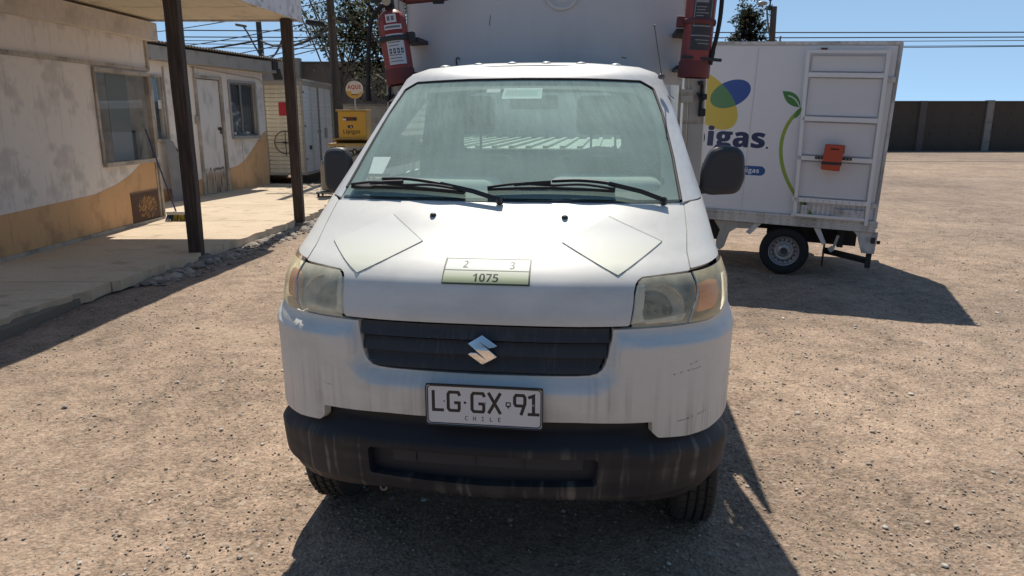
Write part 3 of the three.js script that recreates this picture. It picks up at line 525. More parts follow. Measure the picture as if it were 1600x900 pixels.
// red valve wheel and pipe at the top of the sheet
{
  const o = thing('red_pipe', 'short red pipe with flange on top of the pickup front sheet', 'pipe', carV(-.62, 2.215, -1.70).toArray(), TR);
  part('pipe', [bar([-.06, 0, 0], [.16, .015, 0], .02), bar([-.12, .03, -.06], [-.06, 0, 0], .014)], std([.12, .03, .035], .5), o);
  part('flange', [new THREE.CylinderGeometry(.04, .04, .05, 20).rotateZ(Math.PI / 2).translate(.11, .02, 0)], M.steelDark, o);
}

// ------------------------------------------------------------------ white box truck on the right
{
  const t = thing('box_truck', 'white box truck seen from the side, with a gas company logo and a ladder rack', 'box truck', [2.93, 0, -7.59], -22 * Math.PI / 180);
  t.rotation.order = 'YXZ';
  const lean = new THREE.Matrix4().makeRotationZ(-2 * Math.PI / 180);
  const bp = (name, gs, m, parent = t, label) => part(name, (Array.isArray(gs) ? gs : [gs]).map((g) => g.applyMatrix4(lean)), m, parent, label);
  const wht = phys([.76, .76, .765], .45, { clearcoat: .25, clearcoatRoughness: .3, map: T.mottle });
  const wht2 = std([.76, .755, .74], .6, { map: T.stain });
  // printed side: logo, name, pill, leaf and stem
  const X0 = -2.2, X1 = .78, Y0 = .625, Y1 = 2.36;
  const art = canvasTex(2048, 1192, (c, w, h) => {
    const px = (x) => (x - X0) / (X1 - X0) * w, py = (y) => (Y1 - y) / (Y1 - Y0) * h, sc = w / (X1 - X0);
    c.fillStyle = '#e3e2e3'; c.fillRect(0, 0, w, h);
    // overlapping drop shapes
    const yel = new Path2D(), blu = new Path2D();
    const E = (p, x, y, a, b, r) => p.ellipse(px(x), py(y), a * sc, b * sc, r, 0, Math.PI * 2);
    E(yel, -.985, 1.80, .40, .215, Math.PI / 4.2); E(blu, -.755, 1.865, .215, .135, -.42);
    c.fillStyle = '#d8bd4c'; c.fill(yel); c.fillStyle = '#27509c'; c.fill(blu);
    c.save(); c.clip(blu); c.fillStyle = '#5b8a5c'; c.fill(yel); c.restore();
    // name and pill
    c.fillStyle = '#1e2f57'; c.textBaseline = 'alphabetic'; c.font = `bold ${Math.round(.272 * sc)}px sans-serif`;
    c.lineJoin = 'round'; c.lineWidth = .012 * sc; c.strokeStyle = '#1e2f57';
    const word = 'Lipigas', W0 = c.measureText(word).width; c.save(); c.translate(px(-.345), py(1.315)); c.scale(1.09 * sc / W0, 1); c.textAlign = 'right'; c.fillText(word, 0, 0); c.strokeText(word, 0, 0); c.restore();
    c.beginPath(); c.arc(px(-.325), py(1.315), .012 * sc, 0, 7); c.fill();
    c.fillStyle = '#24508f'; c.beginPath(); c.roundRect(px(-1.75), py(1.115), (1.75 - .315) * sc, .1 * sc, .05 * sc); c.fill();
    c.fillStyle = '#e8ebf2'; c.font = `bold ${Math.round(.072 * sc)}px sans-serif`; c.textAlign = 'left'; c.fillText('cu', px(-1.035), py(1.043)); c.textAlign = 'right'; c.fillText('pigas', px(-.375), py(1.043));
    // stem and leaf
    c.strokeStyle = '#8fa83c'; c.lineCap = 'round'; c.lineWidth = .036 * sc; c.beginPath(); c.moveTo(px(-.03), py(1.73)); c.bezierCurveTo(px(-.27), py(1.52), px(-.27), py(1.03), px(.24), py(.60)); c.stroke();
    c.fillStyle = '#3f7f38'; c.beginPath(); c.moveTo(px(-.235), py(1.905)); c.bezierCurveTo(px(-.11), py(1.915), px(-.05), py(1.85), px(-.042), py(1.745)); c.bezierCurveTo(px(-.16), py(1.75), px(-.20), py(1.80), px(-.235), py(1.905)); c.fill();
    c.strokeStyle = '#d5dad6'; c.lineWidth = .012 * sc; c.beginPath(); c.moveTo(px(-.17), py(1.86)); c.quadraticCurveTo(px(-.09), py(1.84), px(-.055), py(1.755)); c.stroke();
    c.fillStyle = '#4d8a3a'; c.beginPath(); c.moveTo(px(-.035), py(1.745)); c.quadraticCurveTo(px(-.02), py(1.66), px(-.09), py(1.63)); c.quadraticCurveTo(px(-.10), py(1.70), px(-.035), py(1.745)); c.fill();
  });
  const W = X1 - X0, H = Y1 - Y0, cx = (X0 + X1) / 2, cy = (Y0 + Y1) / 2;
  const box = bp('cargo_box', bx(W, H, 1.62, cx, cy, -.80, .02), wht);
  bp('side_panel', new THREE.PlaneGeometry(W - .05, H - .05).translate(cx, cy, .014), phys(1, .4, { map: art, clearcoat: .3, clearcoatRoughness: .25 }), box);
  bp('seam', [bx(.006, H - .1, .004, -.52, cy, .0155), bx(.006, H - .1, .004, -1.4, cy, .0155)], std([.6, .6, .62], .5), box);
  bp('marker_lamp', bx(.06, .018, .02, .10, 2.305, .022, .004), std([.12, .03, .02], .4), box);
  bp('box_trim', [bx(W + .02, .03, .03, cx, Y1 + .0, .005), bx(.03, H, .03, X1 + .0, cy, .012, .004), bx(W + .06, .05, 1.70, cx, .60, -.80), bx(W + .06, .018, .03, cx, .635, .05), bx(.10, .05, .03, X1 - .06, 2.02, .03, .006), bx(.10, .05, .03, X1 - .06, .80, .03, .006)], wht2, box);
  // ladder rack: two stiles and rungs, with flat infill sheets behind
  const rail = std([.80, .80, .79], .45, { metalness: .2 });
  const rack = bp('ladder_rack', [beam([-.045, 2.29, .07], [.02, .64, .07], .035, .03), beam([.675, 2.29, .07], [.70, .60, .07], .035, .03), beam([-.045, 2.275, .07], [.675, 2.275, .07], .03, .035)], rail);
  for (const y of [2.055, 1.63, 1.24, .815, .655]) bp('rung', bx(.70, y === .655 ? .03 : .045, .03, .325 + .005 * (2 - y), y, .07, .004), rail, rack);
  for (const [a, b] of [[2.24, 2.085], [2.03, 1.66], [1.60, 1.27], [1.21, .845]]) bp('infill_sheet', bx(.655, a - b - .012, .006, .33 + .006 * (2 - a), (a + b) / 2, .045), std([.72, .72, .725], .5), rack);
  for (let i = 0; i < 11; i++) bp('rivet', bx(.004, .03, .034, .04 + i * .06, .815, .072), M.steel, rack);
  for (let i = 0; i < 14; i++) bp('slat', bx(.008, .13, .01, .05 + i * .047, .735, .04), rail, rack);
  bp('bracket', [bx(.06, .10, .04, .105, .715, .065, .006), bx(.28, .09, .04, .53, .70, .06, .008)], wht2, rack);
  bp('bracket_cap', bx(.03, .02, .03, .105, .775, .065), M.steelDark, rack);
  // orange wheel chock box on the third rung
  const pts = [[.21, 1.14], [.385, 1.13], [.40, 1.385], [.225, 1.39]];
  const chock = bp('chock_holder', extr(roundPts(pts, .012), .09, .008, .09), phys([.50, .075, .03], .5));
  bp('lid', bx(.18, .085, .005, .315, 1.345, .1845, 0), std([.22, .08, .05], .6), chock);
  bp('slot', bx(.08, .012, .006, .315, 1.345, .187), M.black, chock);
  bp('strap', bx(.185, .028, .012, .302, 1.205, .183), M.steelDark, chock);
  bp('mounting_strip', bx(.34, .026, .012, .315, 1.25, .088), M.steelDark, chock);
  bp('bolt', [.165, .195, .43, .46].map((x) => new THREE.CylinderGeometry(.006, .006, .006, 8).rotateX(Math.PI / 2).translate(x, 1.25, .095)), M.steel, chock);
  // side rail, mudguard stays, corner bracket, chassis, spare bits
  bp('side_rail', [bx(W + .04, .07, .05, cx, .565, .02, .008), bx(W + .04, .02, .055, cx, .602, .025, .004)], wht2);
  bp('mudguard_stay', extr([[-.36, .535], [-.29, .535], [-.40, .40], [-.45, .42]], .03, .004, -.01), wht2);
  bp('mudguard_stay', extr([[.22, .53], [.285, .53], [.36, .37], [.32, .36]], .03, .004, -.01), wht2);
  const sb = bp('side_bracket', extr([[-.80, .535], [-.35, .535], [-.40, .46], [-.55, .455], [-.62, .40], [-.66, .24], [-.70, .20], [-.745, .215], [-.75, .30], [-.72, .42]], .03, .006, -.02), std([.5, .48, .44], .6, { map: T.stain }));
  bp('corner_bracket', extr([[.60, .53], [.83, .53], [.82, .31], [.70, .31], [.64, .48]], .05, .006, -.03), wht2);
  bp('side_marker', bx(.04, .06, .03, .79, .45, .035, .004), std([.02, .02, .025], .4));
  bp('tail_block', bx(.03, .03, .03, .845, .43, .0), M.rubber);
  bp('rear_bumper', [beam([.35, .26, -.25], [.78, .215, -.1], .05, .05), bx(.05, .22, .06, .78, .26, -.06)], M.steelDark);
  bp('exhaust', [beam([.47, .45, -.12], [.44, .32, -.10], .022, .022), beam([.44, .32, -.10], [.40, .285, -.10], .05, .03)], std([.6, .6, .58], .5));
  bp('mudflap', bx(.012, .30, .25, .35, .27, -.14), M.rubber);
  bp('chassis', [bx(2.9, .10, .06, -.7, .47, -.42), bx(2.9, .10, .06, -.7, .47, -1.2), bx(.5, .2, .3, .42, .40, -.6), bx(.45, .22, .5, -.95, .38, -.5), bx(.1, .1, 1.5, -.06, .28, -.8), bx(.06, .2, .2, .5, .42, -.25)], M.steelDark);
  // wheels
  const tw = std([.02, .02, .021], .85), rimM = std([.42, .42, .43], .42, { metalness: .7 });
  for (const [x, z, s] of [[-.035, -.075, 1], [-.035, -1.52, -1], [-2.2, -.10, 1], [-2.2, -1.5, -1]]) {
    const R = .25, w = part('wheel', new THREE.LatheGeometry([[.155, .05], [.165, .065], [.20, .075], [.235, .07], [.247, .055], [.25, .03], [.25, -.05], [.235, -.07], [.155, -.06]].map((p) => new THREE.Vector2(...p)), 56).rotateX(Math.PI / 2 * s).translate(x, R - .004, z), tw, t);
    const rim = new THREE.LatheGeometry([[0, .03], [.03, .034], [.034, .045], [.045, .046], [.055, .03], [.075, .028], [.085, .036], [.098, .036], [.108, .012], [.128, .010], [.140, .02], [.146, .045], [.155, .056], [.158, .05]].map((p) => new THREE.Vector2(...p)), 48).rotateX(Math.PI / 2 * s).translate(x, R - .004, z);
    part('rim', rim, rimM, w);
    part('hub', new THREE.CylinderGeometry(.03, .03, .03, 16).rotateX(Math.PI / 2).translate(x, R - .004, z + s * .045), std([.05, .05, .05], .6), w);
    for (let i = 0; i < 16; i++) { const a = i / 16 * Math.PI * 2; part('vent_hole', new THREE.CylinderGeometry(.0085, .0085, .006, 10).rotateX(Math.PI / 2).translate(x + .118 * Math.cos(a), R - .004 + .118 * Math.sin(a), z + s * .014), M.black, w); }
    for (let i = 0; i < 4; i++) { const a = i / 4 * Math.PI * 2 + .4; part('wheel_nut', new THREE.CylinderGeometry(.008, .008, .016, 6).rotateX(Math.PI / 2).translate(x + .065 * Math.cos(a), R - .004 + .065 * Math.sin(a), z + s * .036), M.steel, w); }
  }
  part('axle', bar([-.035, .246, -.1], [-.035, .246, -1.5], .035), M.steelDark, t);
  // cab, hidden behind the pickup from here
  const cabShape = [[-2.25, .35], [-2.25, 1.75], [-2.55, 1.78], [-3.0, 1.70], [-3.35, 1.05], [-3.45, .95], [-3.48, .35]];
  const cabM = part('cab', extr(roundPts(cabShape, .06), 1.4, .05, -1.5), wht, t);
  part('side_window', extr(roundPts([[-2.35, 1.10], [-2.35, 1.62], [-2.92, 1.60], [-3.2, 1.10]], .03), .004, 0, -.048), phys([.02, .025, .03], .05), cabM);
}

// ------------------------------------------------------------------ low building on the left
const cream = (r, g, b, k) => tex(512, 512, (u, v) => { const n = fbm(u, v, 5, 5, k), st = fbm(u, v * .12, 26, 3, k + 5), q = .96 - .22 * ss(.5, .8, n) - .12 * ss(.55, .85, st); return [r * q, g * q * .99, b * q * .97]; });
const wallTex = cream(.80, .735, .67, 71), orangeTex = cream(.66, .40, .20, 75), greyTex = cream(.36, .34, .31, 77);
const M_wall = std(1, .85, { map: wallTex }), M_orange = std(1, .85, { map: orangeTex }), M_fascia = std(1, .85, { map: greyTex }), M_frame = std([.50, .45, .39], .7, { map: T.stain });
const curt = tex(256, 256, (u, v) => { const k = .6 + .4 * Math.sin(u * 60 + 3 * fbm(u, v, 5, 2, 3)) * .35 + .25 * (fbm(u, v, 4, 3, 8) - .5); return [.19 * k, .19 * k, .18 * k]; });
const M_curtain = std(1, .9, { map: curt }), M_pane = phys([.9, .93, .95], .03, { transmission: 1, thickness: 0 });
{
  const b = thing('site_office', 'low cream building with a white door, sliding window and corrugated roof edge', 'building', [-5.70, 0, -17.15], 77.8 * Math.PI / 180);
  // local: x along the wall (0 = far corner, negative = nearer), y up, z out towards the yard
  const wall = shapeOf([[-9, 0], [0, 0], [0, 2.66], [-9, 2.64]]);
  const hole = (q) => wall.holes.push(new THREE.Path(q.map((p) => new THREE.Vector2(...p))));
  hole([[-2.47, .12], [-1.69, .12], [-1.69, 2.40], [-2.47, 2.40]]); hole([[-1.34, 1.245], [-.38, 1.245], [-.38, 2.38], [-1.34, 2.38]]); hole([[-3.73, 1.26], [-3.48, 1.26], [-3.48, 2.36], [-3.73, 2.36]]);
  const w = part('wall', [metric(extr(wall, .14, 0, -.14)), bx(.14, 2.66, 5, -.07, 1.33, -2.64), bx(9, 2.66, .14, -4.5, 1.33, -5.2)], M_wall, b);
  // painted orange wave, a hair proud of the plaster
  const wave = (x) => .34 + .26 * ss(-3.4, -1.5, x) + .78 * ss(-1.75, .15, x) ** 1.7;
  const band = (a, c2, n) => { const p = [[a, .02], [c2, .02]]; for (let i = 0; i <= n; i++) { const x = lerp(c2, a, i / n); p.push([x, wave(x)]); } return metric(extr(p, .003, 0, .001)); };
  for (const g of [band(-3.9, -2.52, 16), band(-1.62, -.002, 24)]) part('painted_band', g, M_orange, w);
  const dt = tex(256, 512, (u, v) => { const n = fbm(u, v, 6, 5, 81), lowb = ss(.24, .16, v + .08 * (n - .5)), mould = ss(.42, .7, fbm(u, v * .25, 22, 3, 83)) * ss(.24, .1, v), q = .95 - .25 * ss(.5, .8, n), line = ss(.018, .004, Math.abs(v - .215 + .03 * (fbm(u, .5, 18, 2, 85) - .5))) * ss(.4, .5, fbm(u, .2, 12, 2, 86)); const k = 1 - .75 * mould, m = 1 - .8 * line; return [lerp(.72, .50, lowb) * q * k * m, lerp(.67, .37, lowb) * q * k * m, lerp(.62, .25, lowb) * q * k * m]; });
  const d = part('door', (() => { const g = bx(.76, 2.26, .04, -2.08, 1.255, -.03); const uv = g.attributes.uv, p = g.attributes.position; for (let i = 0; i < p.count; i++) uv.setXY(i, (p.getX(i) + 2.46) / .76, (p.getY(i) - .125) / 2.26); return g; })(), std(1, .75, { map: dt }), b, 'white door, mouldy at the foot');
  part('door_frame', [bx(.06, 2.34, .08, -2.50, 1.25, .0), bx(.06, 2.34, .08, -1.66, 1.25, .0), bx(.90, .06, .08, -2.08, 2.43, .0)], M_frame, d);
  part('door_handle', [new THREE.SphereGeometry(.035, 12, 8).translate(-1.81, 1.42, .03), new THREE.CylinderGeometry(.03, .03, .03, 12).rotateX(Math.PI / 2).translate(-1.81, 1.42, .0), bx(.03, .1, .02, -1.755, 1.36, .0)], M.steelDark, d);
  part('threshold', bx(.9, .05, .12, -2.08, .10, .03), M_frame, d);
  const win = part('window', [bx(1.02, .05, .06, -.86, 2.40, .0), bx(1.02, .06, .1, -.86, 1.225, .02), bx(.05, 1.2, .06, -1.365, 1.81, .0), bx(.05, 1.2, .06, -.355, 1.81, .0)], std([.34, .32, .29], .6), b, 'sliding window with grey curtains');
  for (const x of [-1.10, -.63]) { part('sash', [bx(.03, 1.1, .03, x - .225, 1.81, -.05), bx(.03, 1.1, .03, x + .225, 1.81, -.05), bx(.45, .03, .03, x, 2.355, -.05), bx(.45, .03, .03, x, 1.27, -.05)], std([.25, .25, .25], .4, { metalness: .4 }), win); part('pane', bx(.42, 1.06, .004, x, 1.81, -.05), M_pane, win); }
  part('curtain', bx(.96, 1.13, .01, -.86, 1.81, -.10), M_curtain, win);
  const sw = part('window', [bx(.03, 1.14, .05, -3.745, 1.81, .0), bx(.03, 1.14, .05, -3.465, 1.81, .0), bx(.31, .04, .06, -3.605, 2.38, .0), bx(.31, .05, .1, -3.605, 1.235, .03)], M_frame, b, 'narrow window with a paper notice');
  part('pane', bx(.26, 1.1, .004, -3.605, 1.81, -.03), M_pane, sw); part('blind', bx(.27, 1.12, .01, -3.605, 1.81, -.1), std([.12, .13, .13], .9), sw);
  part('notice', bx(.09, .16, .003, -3.53, 1.88, -.025), std([.6, .6, .58], .8), sw);
  part('conduit', [bar([-2.52, 1.70, .015], [-2.50, 2.62, .015], .012), bx(.07, .14, .04, -2.56, 1.60, .02, .008), tube([[-2.6, 2.60, .02], [-1.6, 2.56, .02], [-.8, 2.52, .02], [-.1, 2.47, .02], [-.02, 2.40, .02]], .008, 20, 6)], std([.36, .30, .25], .7), b);
  const knot = []; for (let i = 0; i < 9; i++) knot.push([-3.28 + .05 * Math.sin(i * 1.9), 1.06 + .045 * Math.cos(i * 2.3) - .004 * i, .02 + .01 * (i % 2)]);
  part('cable_end', tube(knot, .008, 40, 6), M.rubber, b);
  part('joint', [bx(.008, 1.1, .006, -1.02, .70, .003), bx(.03, 2.5, .02, -3.40, 1.3, .008)], std([.35, .30, .25], .8), b);
  const rf = part('fascia', [bx(4.2, .24, .05, -1.88, 2.765, .22), bx(4.2, .03, .30, -1.88, 2.655, .09), bx(.05, .24, 2, .20, 2.765, -.8)], M_fascia, b);
  part('fascia_end', [bx(.22, .20, .05, .14, 2.80, .26), bx(.05, .24, .2, .32, 2.62, .2, 0, [0, 0, .4])], M.steelDark, rf);
  const g = new THREE.PlaneGeometry(4.7, 5.2, 240, 1).rotateX(-Math.PI / 2), p = g.attributes.position;
  for (let i = 0; i < p.count; i++) p.setY(i, .022 * Math.sin(p.getX(i) * 2 * Math.PI / .09) + .01 * p.getZ(i));
  g.computeVertexNormals();
  part('corrugated_roof', g.translate(-1.75, 2.92, -2.3), std([.16, .15, .14], .7, { map: T.stain }), b);
}
{
  const b = thing('booth', 'cream and orange booth under the canopy with a dark window and a picture panel', 'booth', [-5.40, 0, -11.10], (90 - 2.3) * Math.PI / 180);
  // local: x along its front, negative = nearer; z out
  const sh = shapeOf([[-3.6, .10], [.07, .10], [.07, 2.74], [-3.6, 2.74]]);
  sh.holes.push(new THREE.Path([[-1.3, 1.04], [-.03, 1.04], [-.03, 2.23], [-1.3, 2.23]].map((p) => new THREE.Vector2(...p))));
  const w = part('wall', [metric(extr(sh, .08, 0, -.08)), bx(.08, 2.64, 1.46, .03, 1.42, -.82), bx(.08, 2.64, 1.46, -3.56, 1.42, -.82), bx(3.66, 2.64, .08, -1.77, 1.42, -1.6)], M_wall, b);
  const pb = [[-3.6, .12], [.05, .12], [.05, 1.0], [-.36, 1.0], [-.46, .965], [-.60, .90], [-.78, .83], [-1.1, .74], [-1.6, .66], [-3.6, .6]];
  part('painted_band', metric(extr(pb, .003, 0, .001)), M_orange, w);
  const wn = part('window', [bx(1.36, .05, .07, -.66, 2.255, .01), bx(1.36, .055, .10, -.66, 1.02, .02), bx(.06, 1.2, .07, -.005, 1.64, .01), bx(.05, 1.2, .05, -1.32, 1.64, .0)], M_frame, b, 'dark window');
  part('pane', bx(1.26, 1.17, .004, -.665, 1.635, -.02), M_pane, wn);
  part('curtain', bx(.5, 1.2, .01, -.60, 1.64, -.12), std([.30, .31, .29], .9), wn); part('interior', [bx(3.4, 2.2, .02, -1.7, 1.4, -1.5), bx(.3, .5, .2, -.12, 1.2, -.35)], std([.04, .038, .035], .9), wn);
  part('trim', [bx(3.7, .05, .05, -1.8, 2.33, .01), bx(.05, .42, .04, .05, 2.53, .012), bx(3.7, .06, .05, -1.8, .13, .01), bx(.05, .88, .04, .05, .58, .012), bx(.035, .86, .02, -.02, .57, .006)], M_frame, b);
  part('header', bx(3.75, .25, .30, -1.74, 2.865, .02), std(1, .85, { map: cream(.66, .60, .54, 91) }), b);
  // the picture of ears of grain let into the panel
  const pic = canvasTex(256, 192, (c, w2, h2_) => { c.fillStyle = '#4a3020'; c.fillRect(0, 0, w2, h2_); let s2 = 7; const r2 = () => { s2 = (s2 * 16807) % 2147483647; return s2 / 2147483647; }; for (let i = 0; i < 260; i++) { const a = r2() * 6.28, r = 10 + r2() * 62, x = 140 + r * Math.cos(a) * 1.3, y = 105 + r * Math.sin(a); c.strokeStyle = ['#8a6230', '#a87a3c', '#6b4a26', '#5a3a20', '#b98c4c'][i % 5]; c.lineWidth = 3 + r2() * 4; c.beginPath(); c.moveTo(x, y); c.quadraticCurveTo(x + 12, y - 14 * r2(), x + 22 * r2(), y - 24 * r2()); c.stroke(); } });
  part('picture_panel', (() => { const g = new THREE.BoxGeometry(.72, .43, .012); return g.translate(-.43, .36, .008); })(), std(1, .6, { map: pic }), b);
  part('picture_frame', [bx(.02, .45, .016, -.06, .36, .009), bx(.74, .016, .016, -.43, .583, .009)], std([.2, .12, .07], .8), b);
}
{ // leaning board and broom
  const o = thing('grey_board', 'plain grey board leaning against the cream wall beside the booth', 'board', [-5.70 - 3.42 * .211 + .06, .12, -17.15 + 3.42 * .977], 77.8 * Math.PI / 180);
  part('sheet', extr([[-.33, 0], [.30, .0], [-.10, 1.10], [-.30, 1.10]], .02, .003, .02).rotateX(-.06).translate(0, 0, .12), std([.30, .29, .285], .75, { map: T.mottle }), o);
  const br = thing('broom', 'broom with blue and yellow bristles leaning on the booth corner', 'broom', [-5.10, .12, -10.92]);
  part('handle', bar([.02, .12, 0], [-.32, 1.36, -.02], .012, .011), std([.05, .06, .14], .5), br);
  part('head', bx(.36, .05, .09, .06, .115, 0, .015), std([.55, .55, .52], .6), br);
  const bm = [std([.03, .10, .22], .9), std([.42, .36, .05], .9), std([.02, .05, .12], .9)];
  const bun = [[], [], []];
  for (let i = 0; i < 150; i++) { const x = rr(-.17, .17), z = rr(-.035, .035), k = Math.abs(x) < .09 ? (rnd() < .75 ? 1 : 2) : (rnd() < .75 ? 0 : 2); bun[k].push(bar([x + .06, .10, z], [x * 1.22 + .06 + rr(-.01, .01), 0.002, z * 1.6], .006, .005, 5)); }
  bun.forEach((g, i) => { const m = part('bristles', g, bm[i], br); m.userData.kind = 'stuff'; });
}

// ------------------------------------------------------------------ canopy on posts
{
  const c = thing('canopy', 'flat canopy roof with a cream ceiling and grey white fascia over the pavement', 'canopy', [-3.08, 0, -11.18], 0);
  const edge = (z) => -.10 * z; // the outer edge runs slightly to the left as it comes nearer
  const q = [[0, 0], [-.86, -8.6], [-4.4, -8.6], [-2.6, 0]]; // x, -z
  const flat = (pts, y, th) => { const g = extr(pts, th, 0, 0); g.rotateX(-Math.PI / 2); return metric(g.translate(0, y, 0)); };
  part('roof_slab', flat([[-.04, -.04], [-.88, -8.5], [-4.4, -8.5], [-2.7, -.04]], 3.05, .26), std(1, .8, { map: cream(.62, .57, .48, 101) }), c);
  for (let i = 0; i < 7; i++) { const z = .02 + i * 1.22; part('ceiling_board', bx(2.9, .012, 1.20, -1.52 - .10 * (z + .6) + .0, 3.038, z + .62), std(1, .8, { map: cream(.66, .59, .47, 103 + i) }), c); }
  const fm = std(1, .75, { map: tex(512, 256, (u, v) => { const n = fbm(u, v, 6, 5, 121), st = fbm(u, v * .1, 40, 3, 122), d = ss(.62, .8, fbm(u, v, 11, 4, 124)), q2 = 1 - .25 * ss(.45, .8, n) - .18 * ss(.5, .8, st); return [lerp(.68, .42, d) * q2, lerp(.67, .40, d) * q2, lerp(.67, .38, d) * q2]; }) });
  const a = V(0, 3.18, 0), e2 = V(-.86, 3.18, 8.6), L = a.distanceTo(e2);
  const f1 = bx(.03, .36, L, 0, 0, 0); f1.rotateY(Math.atan2(-.86, 8.6)).translate((a.x + e2.x) / 2, 3.19, 4.3);
  part('fascia', f1, fm, c); part('fascia', bx(2.75, .36, .03, -1.38, 3.19, -.03), fm, c);
}
for (const [x, z, h, lab] of [[-3.67, -8.30, 3.03, 'dark weathered timber post holding the canopy, the nearer one'], [-3.26, -11.05, 3.02, 'dark timber post at the outer far corner of the canopy']]) {
  const p = thing('timber_post', lab, 'post', [x, 0, z], .1, undefined);
  const g = new THREE.BoxGeometry(.14, h, .14, 3, 24, 3), q = g.attributes.position;
  for (let i = 0; i < q.count; i++) { const y = q.getY(i), k = 1 + .10 * (vn(y * 2.3 + x, 1.5, 64, 8, 3) - .5) + .06 * ss(-.4, .8, y / h); q.setX(i, q.getX(i) * k + .012 * (vn(y * 1.7, x, 64, 64, 5) - .5)); q.setZ(i, q.getZ(i) * k); }
  g.computeVertexNormals(); const m = rep(T.wood, 1, 3);
  part('shaft', g.toNonIndexed().translate(0, h / 2, 0), std(1, .85, { map: m, bumpMap: m, bumpScale: .006 }), p);
  part('concrete_footing', new THREE.CylinderGeometry(.15, .2, .10, 9).translate(0, .03, 0), std([.24, .21, .18], .95, { map: T.mottle }), p);
}

// ------------------------------------------------------------------ paved strip with joints and a broken kerb edge
{
  const pv = struct('pavement', bx(7.5, .08, 16, -7.6, .03, -10), std([.2, .17, .13], .95));
  const conc = (k) => tex(512, 512, (u, v) => { const n = fbm(u, v, 4, 6, k), f = fbm(u, v, 90, 2, k + 3), d = ss(.6, .85, fbm(u + .1, v * 2, 8, 4, k + 7)), q = .92 + .25 * (n - .5) + .15 * (f - .5); return [lerp(.60, .42, d) * q, lerp(.48, .33, d) * q, lerp(.345, .235, d) * q]; });
  const mats = [conc(131), conc(141), conc(151)].map((t) => std(1, .9, { map: rep(t, .5, .5), bumpMap: T.fine, bumpScale: .003 }));
  const kerbX = (z) => (z < -11.3 ? -3.22 - .34 * Math.max(0, (-12 - z)) * .25 : lerp(-3.22, -3.95, clamp((z + 11.3) / 6)));
  const zs = []; for (let z = -17.2; z < -2; z += 2.1) zs.push([z + .008, Math.min(z + 2.092, -2)]);
  zs.forEach(([z0, z1], i) => {
    const pts = [[-8.6, -z0], [-8.6, -z1]]; const n = 30;
    for (let k = 0; k <= n; k++) { const z = lerp(z1, z0, k / n); pts.push([kerbX(z) + .05 * (vn(z * 3, 1.3, 64, 8, 9) - .5) + .09 * (vn(z * 9, 4.3, 256, 8, 9) - .5) - .03, -z]); }
    const g = extr(pts, .10, 0, 0); g.rotateX(-Math.PI / 2).translate(0, .02, 0); metric(g);
    part('concrete_slab', g, mats[i % 3], pv);
  });
}

